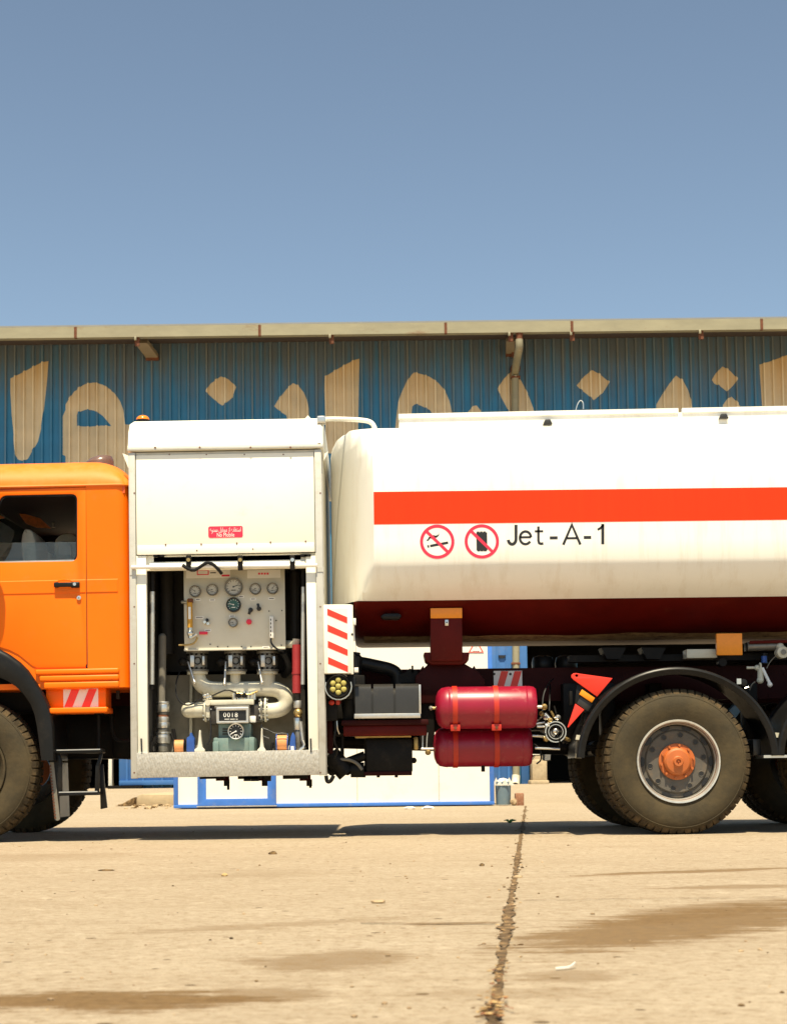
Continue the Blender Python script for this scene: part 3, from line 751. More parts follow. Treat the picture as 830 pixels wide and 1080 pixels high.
g = MB(); g.box('cabin_white', cx0-.12, cx1+.12, YC-.08, YC+2.6, ctop, ctop+.12, .02); g.box('cabin_blue', cx0-.13, cx1+.13, YC-.095, YC-.08, ctop-.02, ctop+.13, .004); g.build('roof', cab_)
dxl, dxr = P(208.8, 800, YC)[0], P(291.2, 800, YC)[0]; dz0 = P(250, 849.4, YC)[1]; dtp = 2.1; jw = L(9, YC)
g = MB()
g.sheet('cabin_blue', [[(dxl, dz0), (dxr, dz0), (dxr, dtp), (dxl, dtp)], [(dxl+jw, dz0+L(7, YC)), (dxr-jw, dz0+L(7, YC)), (dxr-jw, dtp-jw), (dxl+jw, dtp-jw)]], YC-.055, YC+.01, .006)
g.box('cabin_white', dxl+jw, dxr-jw, YC-.03, YC+.01, dz0+L(7, YC), dtp-jw); 
dr = g.build('door', cab_)
g = MB(); g.box('aluminium', dxl-.01, dxr+.01, YC-.09, YC-.02, zb+.012, dz0-.004, .004); g.build('threshold', dr)
g = MB(); x, z = P(214, 700, YC); g.box('bright_steel', x-.02, x+.02, YC-.1, YC-.055, z-.1, z+.1, .005); g.cyl('bright_steel', (x, YC-.09, z), (x+.12, YC-.09, z), .012); g.build('handle', dr)
# warning triangle
g = MB()
def tri(cx, cy, r): return [P(cx, cy-r*1.05, YC), P(cx-r, cy+r*.62, YC), P(cx+r, cy+r*.62, YC)]
g.sheet('reflective_red', [tri(502, 683, 8), tri(502, 683.3, 6.4)], YC+.010, YC+.02)
g.sheet('white_plastic', [tri(502, 683.3, 6.4)], YC+.012, YC+.02)
x, z = P(502, 681.5, YC); g.text('ink_black', '!', x, z, YC+.011, .075, .002)
x, z = P(502, 687, YC); 
for k in (-1, 0, 1): g.box('ink_black', x+k*.03-.011, x+k*.03+.011, YC+.0105, YC+.012, z-.010, z+.006)
g.build('warning_triangle', cab_)

# bin, brick and litter beside the cabin
YB = 11.45
g = MB()
x0, z1 = P(522.6, 824.5, YB); x1, _ = P(539.3, 824.5, YB); cx = (x0+x1)/2; rb = (x1-x0)/2
circ = lambda r, z: [(cx+r*math.cos(2*PI*i/28), YB+rb+r*math.sin(2*PI*i/28), z) for i in range(28)]
g.loft('bin_blue_grey', [circ(rb*.90, .012), circ(rb*.92, .03), circ(rb*.985, z1-.03), circ(rb*1.03, z1-.028), circ(rb*1.03, z1), circ(rb*.95, z1), circ(rb*.9, .06)])
bn = tag(g.build('waste_bin', loc=(cx, YB+rb, 0)), 'blue grey round plastic waste bin at the corner of the white cabin', 'bin')
g = MB(); t = bmesh.new(); bmesh.ops.create_icosphere(t, subdivisions=3, radius=1)
for v in t.verts: v.co *= 1+.25*noise.noise(v.co*2.3)+.12*noise.noise(v.co*6)
g.take(t, 'bag_white', Matrix.Translation((cx, YB+rb, z1-.02)) @ Matrix.Diagonal((rb*.95, rb*.95, .065, 1)))
for k in range(9):
    a = k*.7; g.prism('bag_white', [(cx+math.cos(a)*rb*1.0-.045, z1-.05), (cx+math.cos(a)*rb*1.0+.05, z1-.055), (cx+math.cos(a)*rb*.95, z1+.02+.02*(k % 3))], YB+rb+math.sin(a)*rb-.012, YB+rb+math.sin(a)*rb+.01)
tag(g.build('plastic_bag', loc=(cx, YB+rb, z1)), 'crumpled white plastic bag showing over the rim of the waste bin', 'bag')
g = MB(); g.pbox('brick_red', 543.5, 836.5, 552.5, 850.5, YB-.05, YB+.12, .012); x, z = P(547.5, 850, YB)
tag(g.build('brick', loc=(x, YB, 0)), 'worn red brown brick standing on end beside the waste bin', 'brick')
g = MB(); x, _ = P(541.5, 848, YB)
t = bmesh.new(); bmesh.ops.create_icosphere(t, subdivisions=2, radius=1)
for v in t.verts: v.co *= 1+.4*noise.noise(v.co*1.7+Vector((4, 1, 2)))
g.take(t, 'stone_tan', Matrix.Translation((x, YB-.02, .05)) @ Matrix.Diagonal((.05, .05, .055, 1)))
tag(g.build('stone', loc=(x, YB, 0)), 'pale lump of rubble wedged between the waste bin and the brick', 'stone')
def scrap(px, py, s, m, label):
    x, y = G(px, py); g = MB(); t = bmesh.new(); bmesh.ops.create_icosphere(t, subdivisions=2, radius=s)
    sd = random.random()*50
    for v in t.verts: v.co *= 1+.5*noise.noise(v.co/s*2+Vector((sd, 0, 0)))
    g.take(t, m, Matrix.Translation((x, y, hz(x, y)+s*.28)) @ Matrix.Diagonal((1.4, .8, .45, 1)))
    tag(g.build('scrap_of_paper', loc=(x, y, hz(x, y))), label, 'litter')
scrap(451, 853.2, .055, 'paper_white', 'crumpled white paper against the blue base rail of the cabin')
scrap(432, 853.4, .050, 'bag_white', 'grey white crumpled wrapper beside the white paper at the cabin base rail')
# ------------------------------------------------------------------ the tanker truck
tx, _ = P(400, 884, 0)
truck = thing('tanker_truck', 'orange cab fuel tanker truck with white Jet-A-1 tank and open pump cabinet', 'truck', (tx, 1.25, 0))
YF = 2.45   # far side

# ---- wheels
RT_, WX = .523, P(715.5, 800, .03)[0]
def tyre_mesh(c, y0, wdt, sgn=1):
    g = MB(); R = RT_
    def tread(k, i, a, r):
        return r*(.974 if (k % 3 == 0 and i in (7, 8, 13, 14)) else 1)
    pr = [(.035, .292), (.012, .305), (-.004, .35), (-.010, .405), (-.006, .44), (.004, .468), (.012, .482), (.030, .512), (.052, R), (.10, R+.002), (.11, R-.014), (.122, R-.014), (.13, R+.002)]
    half = pr[:]
    full = half+[(wdt-a, r) for a, r in half[::-1]]
    def fn(k, i, a, r):
        j = min(i, len(full)-1-i)
        return r*(.972 if (k % 4 < 2 and j in (7, 8, 9)) else 1)
    g.lathe('tyre_rubber', [(a+y0, r) for a, r in full], (c[0], 0, c[1]), 232, fn, ang=lambda k: 2*PI*(k//4+(0, .13, .19, .94)[k % 4])/58)
    tr = g.mi('tyre_tread')
    for f in g.bm.faces:
        q = f.calc_center_median(); rr = math.hypot(q.x-c[0], q.z-c[1])
        if rr > .492: f.material_index = tr
    for rr, a in ((.470, .004), (.330, .008)): g.lathe('tyre_rubber', [(a+y0, rr-.004), (a-.002+y0, rr), (a+y0, rr+.004)], (c[0], 0, c[1]), 72)
    return g
def rear_wheel(cx, cz, y0, inner=True):
    loc = (cx, y0, cz)
    g = MB()
    g.lathe('disc_grey', [(.088, .10), (.085, .218), (.090, .226), (.096, .231), (.098, .258), (.120, .262)], (cx, y0, cz), 60)
    for k in range(10):
        th = math.radians(36*k); x, z = cx+.246*math.cos(th), cz+.246*math.sin(th)
        t = bmesh.new(); bmesh.ops.create_cone(t, cap_ends=True, segments=18, radius1=.036, radius2=.036, depth=.010)
        g.take(t, 'ink_black', Matrix.Translation((x, y0+.096, z)) @ Matrix.Rotation(-th, 4, 'Y') @ Matrix.Diagonal((.42, 1, 1.0, 1)) @ Matrix.Rotation(PI/2, 4, 'X'))
        th += math.radians(9); x, z = cx+.195*math.cos(th), cz+.195*math.sin(th)
        g.lathe('ink_black', [(0, .001), (0, .017)], (x, y0+.0832, z), 16); g.lathe('disc_grey', [(.0, .017), (-.002, .019), (.003, .022)], (x, y0+.0832, z), 16)
    wl = g.build('wheel', truck, loc)
    tyre_mesh((cx, cz), y0, .30).build('tyre', wl, loc, angle=24)
    g = MB()
    g.lathe('rim_silver', [(.030, .296), (.006, .300), (-.003, .296), (-.002, .286), (.012, .279), (.022, .276)], (cx, y0, cz), 72)
    g.lathe('rust', [(.022, .276), (.030, .273)], (cx, y0, cz), 72); g.lathe('rim_silver', [(.030, .273), (.052, .266)], (cx, y0, cz), 72)
    g.lathe('disc_grey', [(.052, .266), (.085, .264), (.122, .262)], (cx, y0, cz), 72)
    g.build('rim', wl, loc)
    g = MB()
    g.lathe('hub_orange', [(.16, .118), (.094, .120), (.090, .130), (.076, .131), (.072, .126), (.070, .103), (.046, .096), (.034, .082), (.028, .040), (.022, .034), (.010, .032), (.010, .018), (.020, .016), (.020, .006), (.004, .004)], (cx, y0, cz), 48, cap=True)
    for k in range(10):
        th = math.radians(36*k+10); x, z = cx+.117*math.cos(th), cz+.117*math.sin(th); g.cyl('hub_orange', (x, y0+.07, z), (x, y0+.050, z), .009, n=6)
    g.build('hub', wl, loc)
    if inner: tyre_mesh((cx, cz), y0+.34, .30).build('inner_tyre', wl, loc)
    return wl
CZ = P(715.5, 801.5, .03)[1]
CZ = RT_-.004
wr = rear_wheel(WX, CZ, .03)
wheels = [wr, copy_tree(wr, truck, (1.36, 0, 0)), copy_tree(wr, truck, (0, YF-.06, 0), True), copy_tree(wr, truck, (1.36, YF-.06, 0), True)]
# front wheel: dished outward, dusty
FX = P(-38, 810, .03)[0]
loc = (FX, .03, CZ)
g = MB()
g.lathe('disc_grey', [(.03, .30), (.06, .25), (.02, .23), (.0, .20), (-.005, .16)], (FX, .03, CZ), 60)
g.lathe('hub_orange', [(0, .16), (-.06, .11), (-.12, .10), (-.13, .02)], (FX, .03, CZ), 40, cap=True)
for k in range(10):
    th = math.radians(36*k); g.cyl('rust', (FX+.18*math.cos(th), .03, CZ+.18*math.sin(th)), (FX+.18*math.cos(th), -.005, CZ+.18*math.sin(th)), .015, n=6)
wf = g.build('wheel', truck, loc)
tyre_mesh((FX, CZ), .03, .30).build('tyre', wf, loc)
g = MB(); g.lathe('tyre_rubber', [(.030, .296), (.006, .300), (-.003, .296), (-.002, .286), (.02, .27), (.05, .25)], (FX, .03, CZ), 72); g.build('rim', wf, loc)
copy_tree(wf, truck, (0, YF-.06, 0), True)
for x in (FX, WX, WX+1.36):
    g = MB(); g.cyl('black_metal', (x, .3, CZ), (x, YF-.3, CZ), .075)
    if x != FX: g.ball('black_metal', (x, 1.22, CZ), .22, (1, .9, 1)); g.cyl('black_metal', (x, .55, CZ), (x, .72, CZ), .16)
    g.build('axle', truck)

# ---- chassis
RX0, RX1 = P(-190, 720, .78)[0], P(1010, 720, .78)[0]
zt, zb_ = P(600, 704, .78)[1], P(600, 739, .78)[1]
g = MB()
for y in (.78, 1.62):
    g.box('dark_maroon_paint', RX0, RX1, y, y+.01, zb_, zt); 
    for z in (zb_, zt-.01): g.box('dark_maroon_paint', RX0, RX1, y+.01, y+.075, z+.001, z+.009)
for px in (-60, 110, 260, 390, 470, 560, 640, 780, 930): x = P(px, 720, .8)[0]; g.box('dark_maroon_paint', x-.04, x+.04, .86, 1.61, zb_+.02, zt-.02)
for px in range(385, 830, 17):
    x, z = P(px, 711, .78); g.cyl('dark_maroon_paint', (x, .772, z), (x, .781, z), .010, n=6)
    if px % 3 == 0: z = P(px, 733, .78)[1]; g.cyl('dark_maroon_paint', (x, .772, z), (x, .781, z), .010, n=6)
g.build('chassis', truck)
g = MB()   # drive line and the dark clutter between the rails
g.cyl('black_metal', (P(150, 760, 1.2)[0], 1.22, .78), (WX, 1.22, .62), .06)
g.pbox('black_metal', 345, 738, 452, 772, 1.0, 1.5, .03); g.pbox('black_metal', 452, 736, 604, 770, 1.05, 1.55, .03)
g.pbox('black_metal', 50, 752, 132, 800, .95, 1.6, .04); g.pbox('black_metal', 20, 745, 62, 790, .9, 1.5, .04)
g.pbox('black_metal', 360, 712, 385, 742, .4, .8, .01)
for px in (600, 640, 690, 790): x, z = P(px, 770, .7); g.box('black_metal', x-.05, x+.05, .62, .78, z-.1, z+.35, .01)
for x in (WX, WX+1.36): 
    for k in range(7): g.box('black_metal', x-.62+k*.05, x+.62-k*.05, .70, .78, CZ+.10+k*.018, CZ+.115+k*.018)
for px in (605, 625, 650): x, z = P(px, 790, 1.2); g.cyl('black_metal', (x, .9, z), (x, 1.5, z), .06)
g.build('drive_line', truck)
g = MB()
for px in (575, 600):
    g.loft('black_plastic', [[(P(px, 700, .9)[0]+.085*s*math.cos(2*PI*i/20), 1.1+.12*s*math.sin(2*PI*i/20), z) for i in range(20)] for s, z in ((.7, zt-.05), (1, zt+.0), (1.03, zt+.06), (.9, zt+.10), (.5, zt+.115))])
g.build('air_bellows', truck)

# ---- tank
tz = lambda py, Y=0.0: P(560, py, Y)[1]
near = [(.016, tz(590)), (.016, tz(570)), (.016, tz(520)), (.017, tz(495)), (.045, tz(478, .045)), (.10, tz(464, .10)), (.20, tz(455.5, .20)), (.36, tz(450, .36)), (.60, tz(450, .36)+.03), (1.25, tz(450, .36)+.055)]
low = [(.016, tz(590)), (.034, tz(597, .034)), (.085, tz(611, .085)), (.16, tz(623, .16)), (.235, tz(632, .235))]
under = [(.235, tz(632, .235)), (.40, tz(651, .40)), (.58, tz(663, .58)), (.78, tz(671.5, .78)), (1.25, tz(671.5, .78)-.015)]
tx0 = P(394, 535, .0)[0]; tx1 = P(1075, 535, 0)[0]
cy = 1.25
half = list(reversed(low[1:]))+near        # from the belly edge up to the crown
sec = half+[(2*cy-y, z) for y, z in half[::-1][1:]]
zlo, zhi = low[-1][1], near[-1][1]
def loop(x, s, iy, iz, ib=None):
    ib = iz if ib is None else ib
    def edge(y, part):   # height of the section's outline at depth y
        for (ya, za), (yb, zb) in zip(part, part[1:]):
            if ya <= y <= yb: return za+(zb-za)*(y-ya)/max(yb-ya, 1e-6)
        return part[-1][1] if y > part[-1][0] else part[0][1]
    q = []; yk = max(iy, s_near)
    zt, zl = edge(yk, near), edge(yk, low+[(cy, low[-1][1])])
    for y, z in s:
        f = 1 if y <= cy else -1
        yy = y if y <= cy else 2*cy-y
        if yy < yk: yy = yk; z = min(max(z, zl), zt)
        zz = (z-zlo)/(zhi-zlo)
        q.append((x, cy-f*(cy-yy), zlo+ib+(zhi-zlo-iz-ib)*zz))
    return q
s_near = .016
wl_ = under[1:]; wsec = [under[0]]+wl_+[(2*cy-y, z) for y, z in under[::-1][1:]]
heads = [(0, 0, 0), (-.022, .052, .001), (-.050, .10, .003), (-.090, .17, .006), (-.124, .24, .010), (-.172, .36, .018), (-.222, .52, .032), (-.272, .70, .050), (-.312, .90, .08), (-.331, 1.08, .12)]
g = MB()
lo_ = [loop(tx0+dx, sec, iy, iz, iz*.3) for dx, iy, iz in heads[::-1]]
ro_ = [loop(tx1-dx, sec, iy, iz, iz*.3) for dx, iy, iz in heads[1:]]
mid_ = [loop(tx0+(tx1-tx0)*k/6, sec, 0, 0, 0) for k in range(1, 7)]
# the shell: open along the belly, closed by the maroon underside
g.loft('tank_white_paint', lo_+mid_+ro_, cap=True, closed=False)
tank = g.build('tank', truck, angle=38)
g = MB()
ux0 = P(376, 640, .235)[0]
def uloop(x, k): return [(x, cy+(y-cy)*k, z if i in (0, len(wsec)-1) else z+(1-k)*.25) for i, (y, z) in enumerate(wsec)]
g.loft('maroon_paint', [uloop(ux0-.02, .93), uloop(ux0, .985), uloop(ux0+.03, 1), uloop(tx1, 1)], cap=True, closed=True)
g.build('belly', tank, angle=50)
g = MB()   # road dust crust along the lowest edge
t = bmesh.new(); rows = []; n = 160
yb, zb2 = under[3]
for i in range(n+1):
    x = ux0+.05+(tx1-ux0-.1)*i/n; q = noise.noise((x*1.7, 0, 2))*.05+noise.noise((x*7, 0, 5))*.02
    ya, yc = .715-max(q, -.03)*1.0, .78
    za = zb2+(.78-ya)*(under[2][1]-under[3][1])/.20
    rows.append([t.verts.new((x, ya-.002, za-.006)), t.verts.new((x, yc, zb2-.008)), t.verts.new((x, 1.0, zb2-.018))])
for a, b in zip(rows, rows[1:]):
    for k in (0, 1): t.faces.new((a[k], b[k], b[k+1], a[k+1]))
bmesh.ops.recalc_face_normals(t, faces=t.faces)
g.take(t, 'dust_edge'); g.build('dust_crust', tank)
# stripe and markings on the flat of the side
g = MB(); st0, st1 = P(394, 518.6, .016), P(394.5, 553.4, .016)
sz1, sz0 = P(615, 516.3, .016)[1], P(615, 550.6, .016)[1]
g.prism('stripe_red', [(st0[0], sz0), (tx1, sz0), (tx1, sz1), (st0[0], sz1)], .0140, .0165)
g.build('stripe', tank)
def ban(px, py, sym):
    g = MB(); x, z = P(px, py, .016); R = L(18.3, .016); r = R*.82
    Y = .0148
    g.lathe('white_plastic', [(0, .0), (0, R)], (x, Y+.0006, z), 40)
    g.ring('sign_red', x, z, R, r, Y-.001, Y+.001, 48)
    w_ = R*.085
    if sym == 'phone':
        k = R*.92; g.box('ink_black', x-k*.34, x+k*.34, Y-.0006, Y+.001, z-k*.57, z+k*.57, 0)
        for sx in (-.2, .0, .2):
            g.box('ink_black', x+k*sx-.012, x+k*sx+.006, Y-.0006, Y+.001, z+k*.571, z+k*.63); g.box('ink_black', x+k*sx-.010, x+k*sx+.010, Y-.0006, Y+.001, z-k*.63, z-k*.571)
    else:
        M = Matrix.Translation((x+R*.08, Y, z-R*.16)) @ Matrix.Rotation(math.radians(-10), 4, 'Y')
        g.box('ink_black', -R*.50, R*.56, -.0006, .001, -R*.07, R*.07, 0, M)
        g.box('ink_black', -R*.66, -R*.56, -.0006, .001, -R*.07, R*.07, 0, M)
        sp_ = [(-.52, .20), (-.40, .26), (-.22, .16), (-.10, .26), (-.02, .38), (-.02, .50)]
        sp2 = [(-.60, .08), (-.50, .12), (-.36, .30), (-.20, .34), (-.04, .28), (.10, .40), (.12, .52)]
        for s_, rr in ((sp_, .035), (sp2, .04)):
            up_ = [(x+a*R, z+b*R+rr*R*1.2) for a, b in s_]; dn = [(x+a*R, z+b*R-rr*R*1.2) for a, b in s_]
            g.prism('ink_black', up_+dn[::-1], Y-.0006, Y+.001)
    g.box('sign_red', -w_, w_, -.0015, -.0006, -r*1.02, r*1.02, 0, Matrix.Translation((x, Y, z)) @ Matrix.Rotation(math.radians(-45), 4, 'Y'))
    g.build('prohibition_sign', tank, label='round no-smoking sign' if sym != 'phone' else 'round no-mobile-phone sign')
ban(461, 571.3, 'smoke'); ban(508, 571, 'phone')
g = MB()
def stroke(pts, wd=3.2):
    """one pen stroke of the lettering, through measured points"""
    pp = [Vector(P(x, y-(x-587)*.012, .016)) for x, y in pts]; h = L(wd)/2; up, dn = [], []
    for i, p in enumerate(pp):
        a, b = pp[max(i-1, 0)], pp[min(i+1, len(pp)-1)]
        d1, d2 = (p-a) if i else (b-p), (b-p) if i < len(pp)-1 else (p-a)
        n1, n2 = Vector((-d1.y, d1.x)).normalized(), Vector((-d2.y, d2.x)).normalized()
        n = (n1+n2).normalized(); k = h/max(n.dot(n1), .5); up.append(tuple(p+n*k)); dn.append(tuple(p-n*k))
    for i in range(len(pp)-1): g.prism('ink_black', [up[i], up[i+1], dn[i+1], dn[i]], .0148, .0165)
cv = lambda cx, cy, rx, ry, a0, a1, n=12: [(cx+rx*math.cos(math.radians(a0+(a1-a0)*i/n)), cy-ry*math.sin(math.radians(a0+(a1-a0)*i/n))) for i in range(n+1)]
def glyph():
    global g
    g.build('letter', tank); g = MB()
stroke([(544, 552.9), (544, 567.5)]+cv(539.9, 568, 4.1, 5.4, 0, -172))
glyph()
stroke([(548.2, 566.2), (559.8, 566.2)], 2.3); stroke(cv(554, 566.8, 5.9, 6.7, 5, 325, 22), 2.6)
glyph()
stroke([(567.6, 555), (567.6, 570), (568.4, 572.6), (570.2, 573.3), (572.8, 573)], 2.6); stroke([(563.8, 560.1), (572.6, 560.1)], 2.2)
glyph()
stroke([(579.6, 567.2), (587.8, 567.2)])
glyph()
stroke([(593.8, 574.6), (602.8, 553.6), (611.8, 574.6)], 2.7); stroke([(597.4, 567.8), (608.4, 567.8)], 2.3)
glyph()
stroke([(615.4, 567.2), (623.2, 567.2)])
glyph()
stroke([(635.4, 553.2), (635.4, 574.6)]); stroke([(636, 554.2), (633.4, 557.2), (630.0, 559.2)], 2.4)
glyph()
# walkway coaming along the crown
g = MB()
YCm = .40
cx_ = P(421, 440, YCm)[0]; ca = P(421, 436.5, YCm)[1]; cb = P(830, 428, YCm)[1]; cr = tx1-.1
kk = (cb-ca)/(P(830, 428, YCm)[0]-cx_)
zc = lambda x: ca+(x-cx_)*kk
for y in (YCm, 2*cy-YCm-.04):
    g.loft('tank_white_paint', [[(x, y+.012, near[7][1]-.03), (x, y+.036, near[7][1]-.03), (x, y+.036, zc(x)-.03), (x, y+.012, zc(x)-.03)] for x in (cx_, cr)])
    g.loft('tank_white_paint', [[(x, y, zc(x)-.034), (x, y+.05, zc(x)-.034), (x, y+.05, zc(x)), (x, y, zc(x))] for x in (cx_-.005, P(715, 430, YCm)[0])])
    g.loft('tank_white_paint', [[(x, y, zc(x)-.034), (x, y+.05, zc(x)-.034), (x, y+.05, zc(x)), (x, y, zc(x))] for x in (P(719, 430, YCm)[0], cr)])
g.box('tank_white_paint', cx_, cx_+.03, YCm+.05, 2*cy-YCm-.05, near[7][1]-.02, zc(cx_)-.03)
g.build('walkway_rail', tank)
g = MB()
for px, py in ((577, 446), (762, 440)):
    x, z = P(px, py, YCm+.01); g = MB(); g.prism('battery_grey', [(x-.035, z-.016), (x+.035, z-.016), (x+.018, z+.02), (x-.018, z+.02)], YCm-.03, YCm+.02, .003); g.build('rail_bracket', tank)
g = MB(); g.tube('bright_steel', [V(607, 432, .5), V(609, 425, .5), V(612, 421.5, .5), V(615, 424, .5), V(615, 431, .5)], .004, 6, 2)
g.build('wire_hook', tank)
g = MB(); g.tube('cream_paint', [V(336, 442.5, .42), V(352, 441.8, .42), V(381, 442.8, .42), V(392, 445, .42), V(395.5, 452, .42)], L(2.6, .42), 12, 2)
g.build('vent_pipe', truck)

# ---- tank supports, markers
g = MB()
g.pbox('maroon_paint', 454, 640.5, 487.5, 697, .30, .44, .006)
g.pprism('maroon_paint', [(447, 688), (495, 688), (494, 697), (487, 701), (455, 701), (449, 697)], .34, .60, .008)
g.pprism('dark_maroon_paint', [(438, 713), (452, 700), (490, 700), (504, 708), (511, 716), (511, 742), (438, 742)], .40, .77, .01)
for px in (446, 500): g.pprism('dark_maroon_paint', [(px-3, 714), (px-2, 705), (px, 702), (px+2, 706), (px+3, 714)], .42, .46)
x, z = P(471, 656.5, .3); g.box('bright_steel', x-.013, x+.013, .29, .3, z-.025, z+.02, .003); g.cyl('ink_black', (x, .286, z), (x, .292, z), .006, n=8)
sup = g.build('tank_support', truck)
g = MB(); g.pbox('amber_reflector', 454, 641.3, 487.3, 652, .290, .3, .002); g.build('reflector', sup)
g = MB(); g.pbox('amber_reflector', 755.5, 668, 782.5, 691, .36, .40, .004); g.build('reflector', truck, label='square amber side reflector')
g = MB()
g.pbox('pipe_cream', 724, 684.5, 756, 694, .45, .62, .006); g.pbox('black_metal', 600, 690, 830, 697, .62, .74)
x, z = P(762, 697, .4); g.cyl('black_metal', (x, .4, z-.01), (x, .5, z-.01), .03)
for px in (648, 690): g.pprism('black_metal', [(px-14, 683), (px+12, 683), (px+6, 695), (px-8, 695)], .5, .7)
g.build('tank_bracket', truck)
g = MB()
x, z = P(412, 649, .3); g.pprism('black_plastic', [(401, 650), (405, 647), (420, 646.5), (424, 649), (421, 653), (404, 653)], .28, .38, .01)
g.build('drain_cap', truck)
g = MB()
g.pbox('reflective_white', 520.5, 707.5, 550.5, 724, .772, .779)
for a in (524, 538): g.pprism('reflective_red', [(a, 723.8), (a+7.5, 723.8), (a+12, 707.8), (a+4.5, 707.8)], .7695, .772)
g.build('striped_reflector', truck)
# ---- striped corner box, work lamp, battery box
g = MB()
g.pbox('cream_paint', 341.5, 637.5, 371, 710.5, -.03, .30, .008); g.pbox('cream_paint', 369.8, 637.8, 372.6, 711, -.034, .02, .004)
x, z = P(371.8, 669, -.03); g.cyl('ink_black', (x-.002, -.037, z), (x-.002, -.03, z), .008, n=8)
g.pbox('white_plastic', 372.6, 652, 375.5, 659, .02, .06, .003); g.pbox('white_plastic', 373.5, 704, 378, 709, .05, .09, .002)
sb_ = g.build('marker_box', truck)
g = MB(); g.pbox('reflective_white', 345.3, 641.5, 366.8, 709.8, -.0325, -.03)
for k in range(4):
    y = 641.5+k*17.1; xs_ = 345.3+k*.25; g.pprism('reflective_red', [(xs_, y), (xs_+21, y+9.5), (xs_+21, y+16), (xs_, y+7.2)] if k else [(xs_, y+.4), (xs_+21, y+9.5), (xs_+21, y+16), (xs_, y+7.2)], -.0345, -.0325)
g.build('striped_reflector', sb_)
g = MB()
g.pbox('black_metal', 343, 711, 372, 737, .05, .09, .004); g.pbox('black_metal', 344, 737, 356, 760, .1, .2, .004); g.pbox('dark_maroon_paint', 345, 740, 351, 795, .25, .33, .01)
x, z = P(357, 724, 0)
g.lathe('black_metal', [(.06, .03), (.045, .078), (-.045, .082), (-.05, .078), (-.035, .072), (-.03, 0.0)], (x, 0, z), 32)
g.tube('bright_steel', [(x+.094*math.cos(a), .0, z+.094*math.sin(a)) for a in [math.radians(20-i*20) for i in range(12)]], .006, 6)
g.tube('bright_steel', [(x+.094*math.cos(a), .0, z+.094*math.sin(a)) for a in [math.radians(110-i*20) for i in range(4)]], .005, 6)
lamp = g.build('work_lamp', truck)
g = MB()
for k in range(7):
    a = math.radians(60*k+30); r = .045 if k < 6 else 0; g.lathe('lamp_yellow', [(-.046, .001), (-.044, .012), (-.036, .0200), (-.030, .021)], (x+r*math.cos(a), 0, z+r*math.sin(a)), 18)
g.build('led_cluster', lamp)
g = MB(); x, z = P(350, 741, .1); g.ball('strap_orange', (x, .08, z), .022, (1, .6, .9)); x, z = P(356.5, 740.5, .1); g.box('strap_orange', x-.014, x+.014, .07, .1, z-.02, z+.02, .005)
g.build('hose_cap', truck)
g = MB()
g.pbox('black_plastic', 362, 714, 376, 762, .30, .72, .01)
z0, z1 = P(408, 756, .12)[1], P(408, 721, .12)[1]
xa, xb = P(374.5, 740, .05)[0], P(442.5, 740, .05)[0]
pr = [(.12, z0), (.12, z1-.05), (.128, z1-.022), (.15, z1-.006), (.18, z1), (.62, z1), (.62, z0)]
def seg_(a, b, gr): g.prism('battery_grey', [(y+gr if y < .3 else y, z-(gr if z > z1-.06 else 0)) for y, z in pr], a, b, axis='X')
gr = [xa, P(391.5, 740, .05)[0], P(394, 740, .05)[0], P(415, 740, .05)[0], P(417.5, 740, .05)[0], xb]
seg_(gr[0], gr[1], 0); seg_(gr[1], gr[2], .03); seg_(gr[2], gr[3], 0); seg_(gr[3], gr[4], .03); seg_(gr[4], gr[5], 0)
bat = g.build('battery_box', truck)
g = MB(); g.pbox('aluminium', 373.5, 752.5, 443.5, 757.5, .10, .16, .003); g.pbox('aluminium', 441.8, 722, 444, 753, .10, .16, .003); g.build('tray_edge', bat)
g = MB(); g.pbox('dark_maroon_paint', 360, 759, 452, 765, .14, .24, .01); g.pbox('maroon_paint', 362, 765, 450, 776, .17, .27, .01); g.pbox('black_metal', 442, 712, 458, 790, .45, .7, .01); g.build('outrigger', truck)
g = MB()
g.pbox('black_metal', 386, 779, 435, 815, .30, .75, .015); g.pbox('dark_maroon_paint', 384, 813.5, 434.5, 818, .29, .76, .006); g.pbox('brass', 374, 774.5, 434, 778.5, .32, .40, .01); g.pbox('brass', 436, 777, 441, 791, .34, .42, .01)
for px in (384, 399, 418): x, z = P(px, 820, .4); g.cyl('black_metal', (x, .4, z), (x, .4, z+.04), .012, n=8)
x, z = P(436.5, 802, .35); g.ball('black_metal', (x, .38, z), .022)
g.build('silencer_box', truck)
g = MB()
for a, b, r in (((352, 775), (372, 772), .02), ((361, 775), (361, 804), .014), ((361, 806), (385, 797), .035), ((348, 795), (366, 816), .07), ((370, 812), (384, 812), .055), ((386, 780), (386, 812), .012)):
    g.cyl('black_metal', V(*a, .35), V(*b, .35), r, n=12)
g.tube('hose_grey', [V(358, 801, .3), V(368, 801, .3), V(377, 805, .3), V(382, 812, .3)], .012, 8, 2)
g.tube('black_plastic', [V(344, 818, .1), V(345, 825, .1), V(349, 824, .1), V(352, 818, .1)], .014, 8, 2)
for i in range(9): g.ball('black_metal', V(random.uniform(350, 386), random.uniform(806, 817), .4), random.uniform(.025, .045), n=8)
g.tube('black_plastic', [V(352, 750, .15), V(355, 765, .12), V(352, 782, .12), V(357, 790, .15), V(353, 800, .2)], .008, 6, 2)
g.tube('bright_steel', [V(355, 741, .15), V(355.5, 768, .12), V(358, 774, .15)], .005, 6, 2)
g.build('pipework', truck)
g = MB()
g.tube('black_plastic', [V(374, 712, .5), V(374.5, 700, .5), V(376, 688, .5)], [.05, .05, .03], 12, 2)
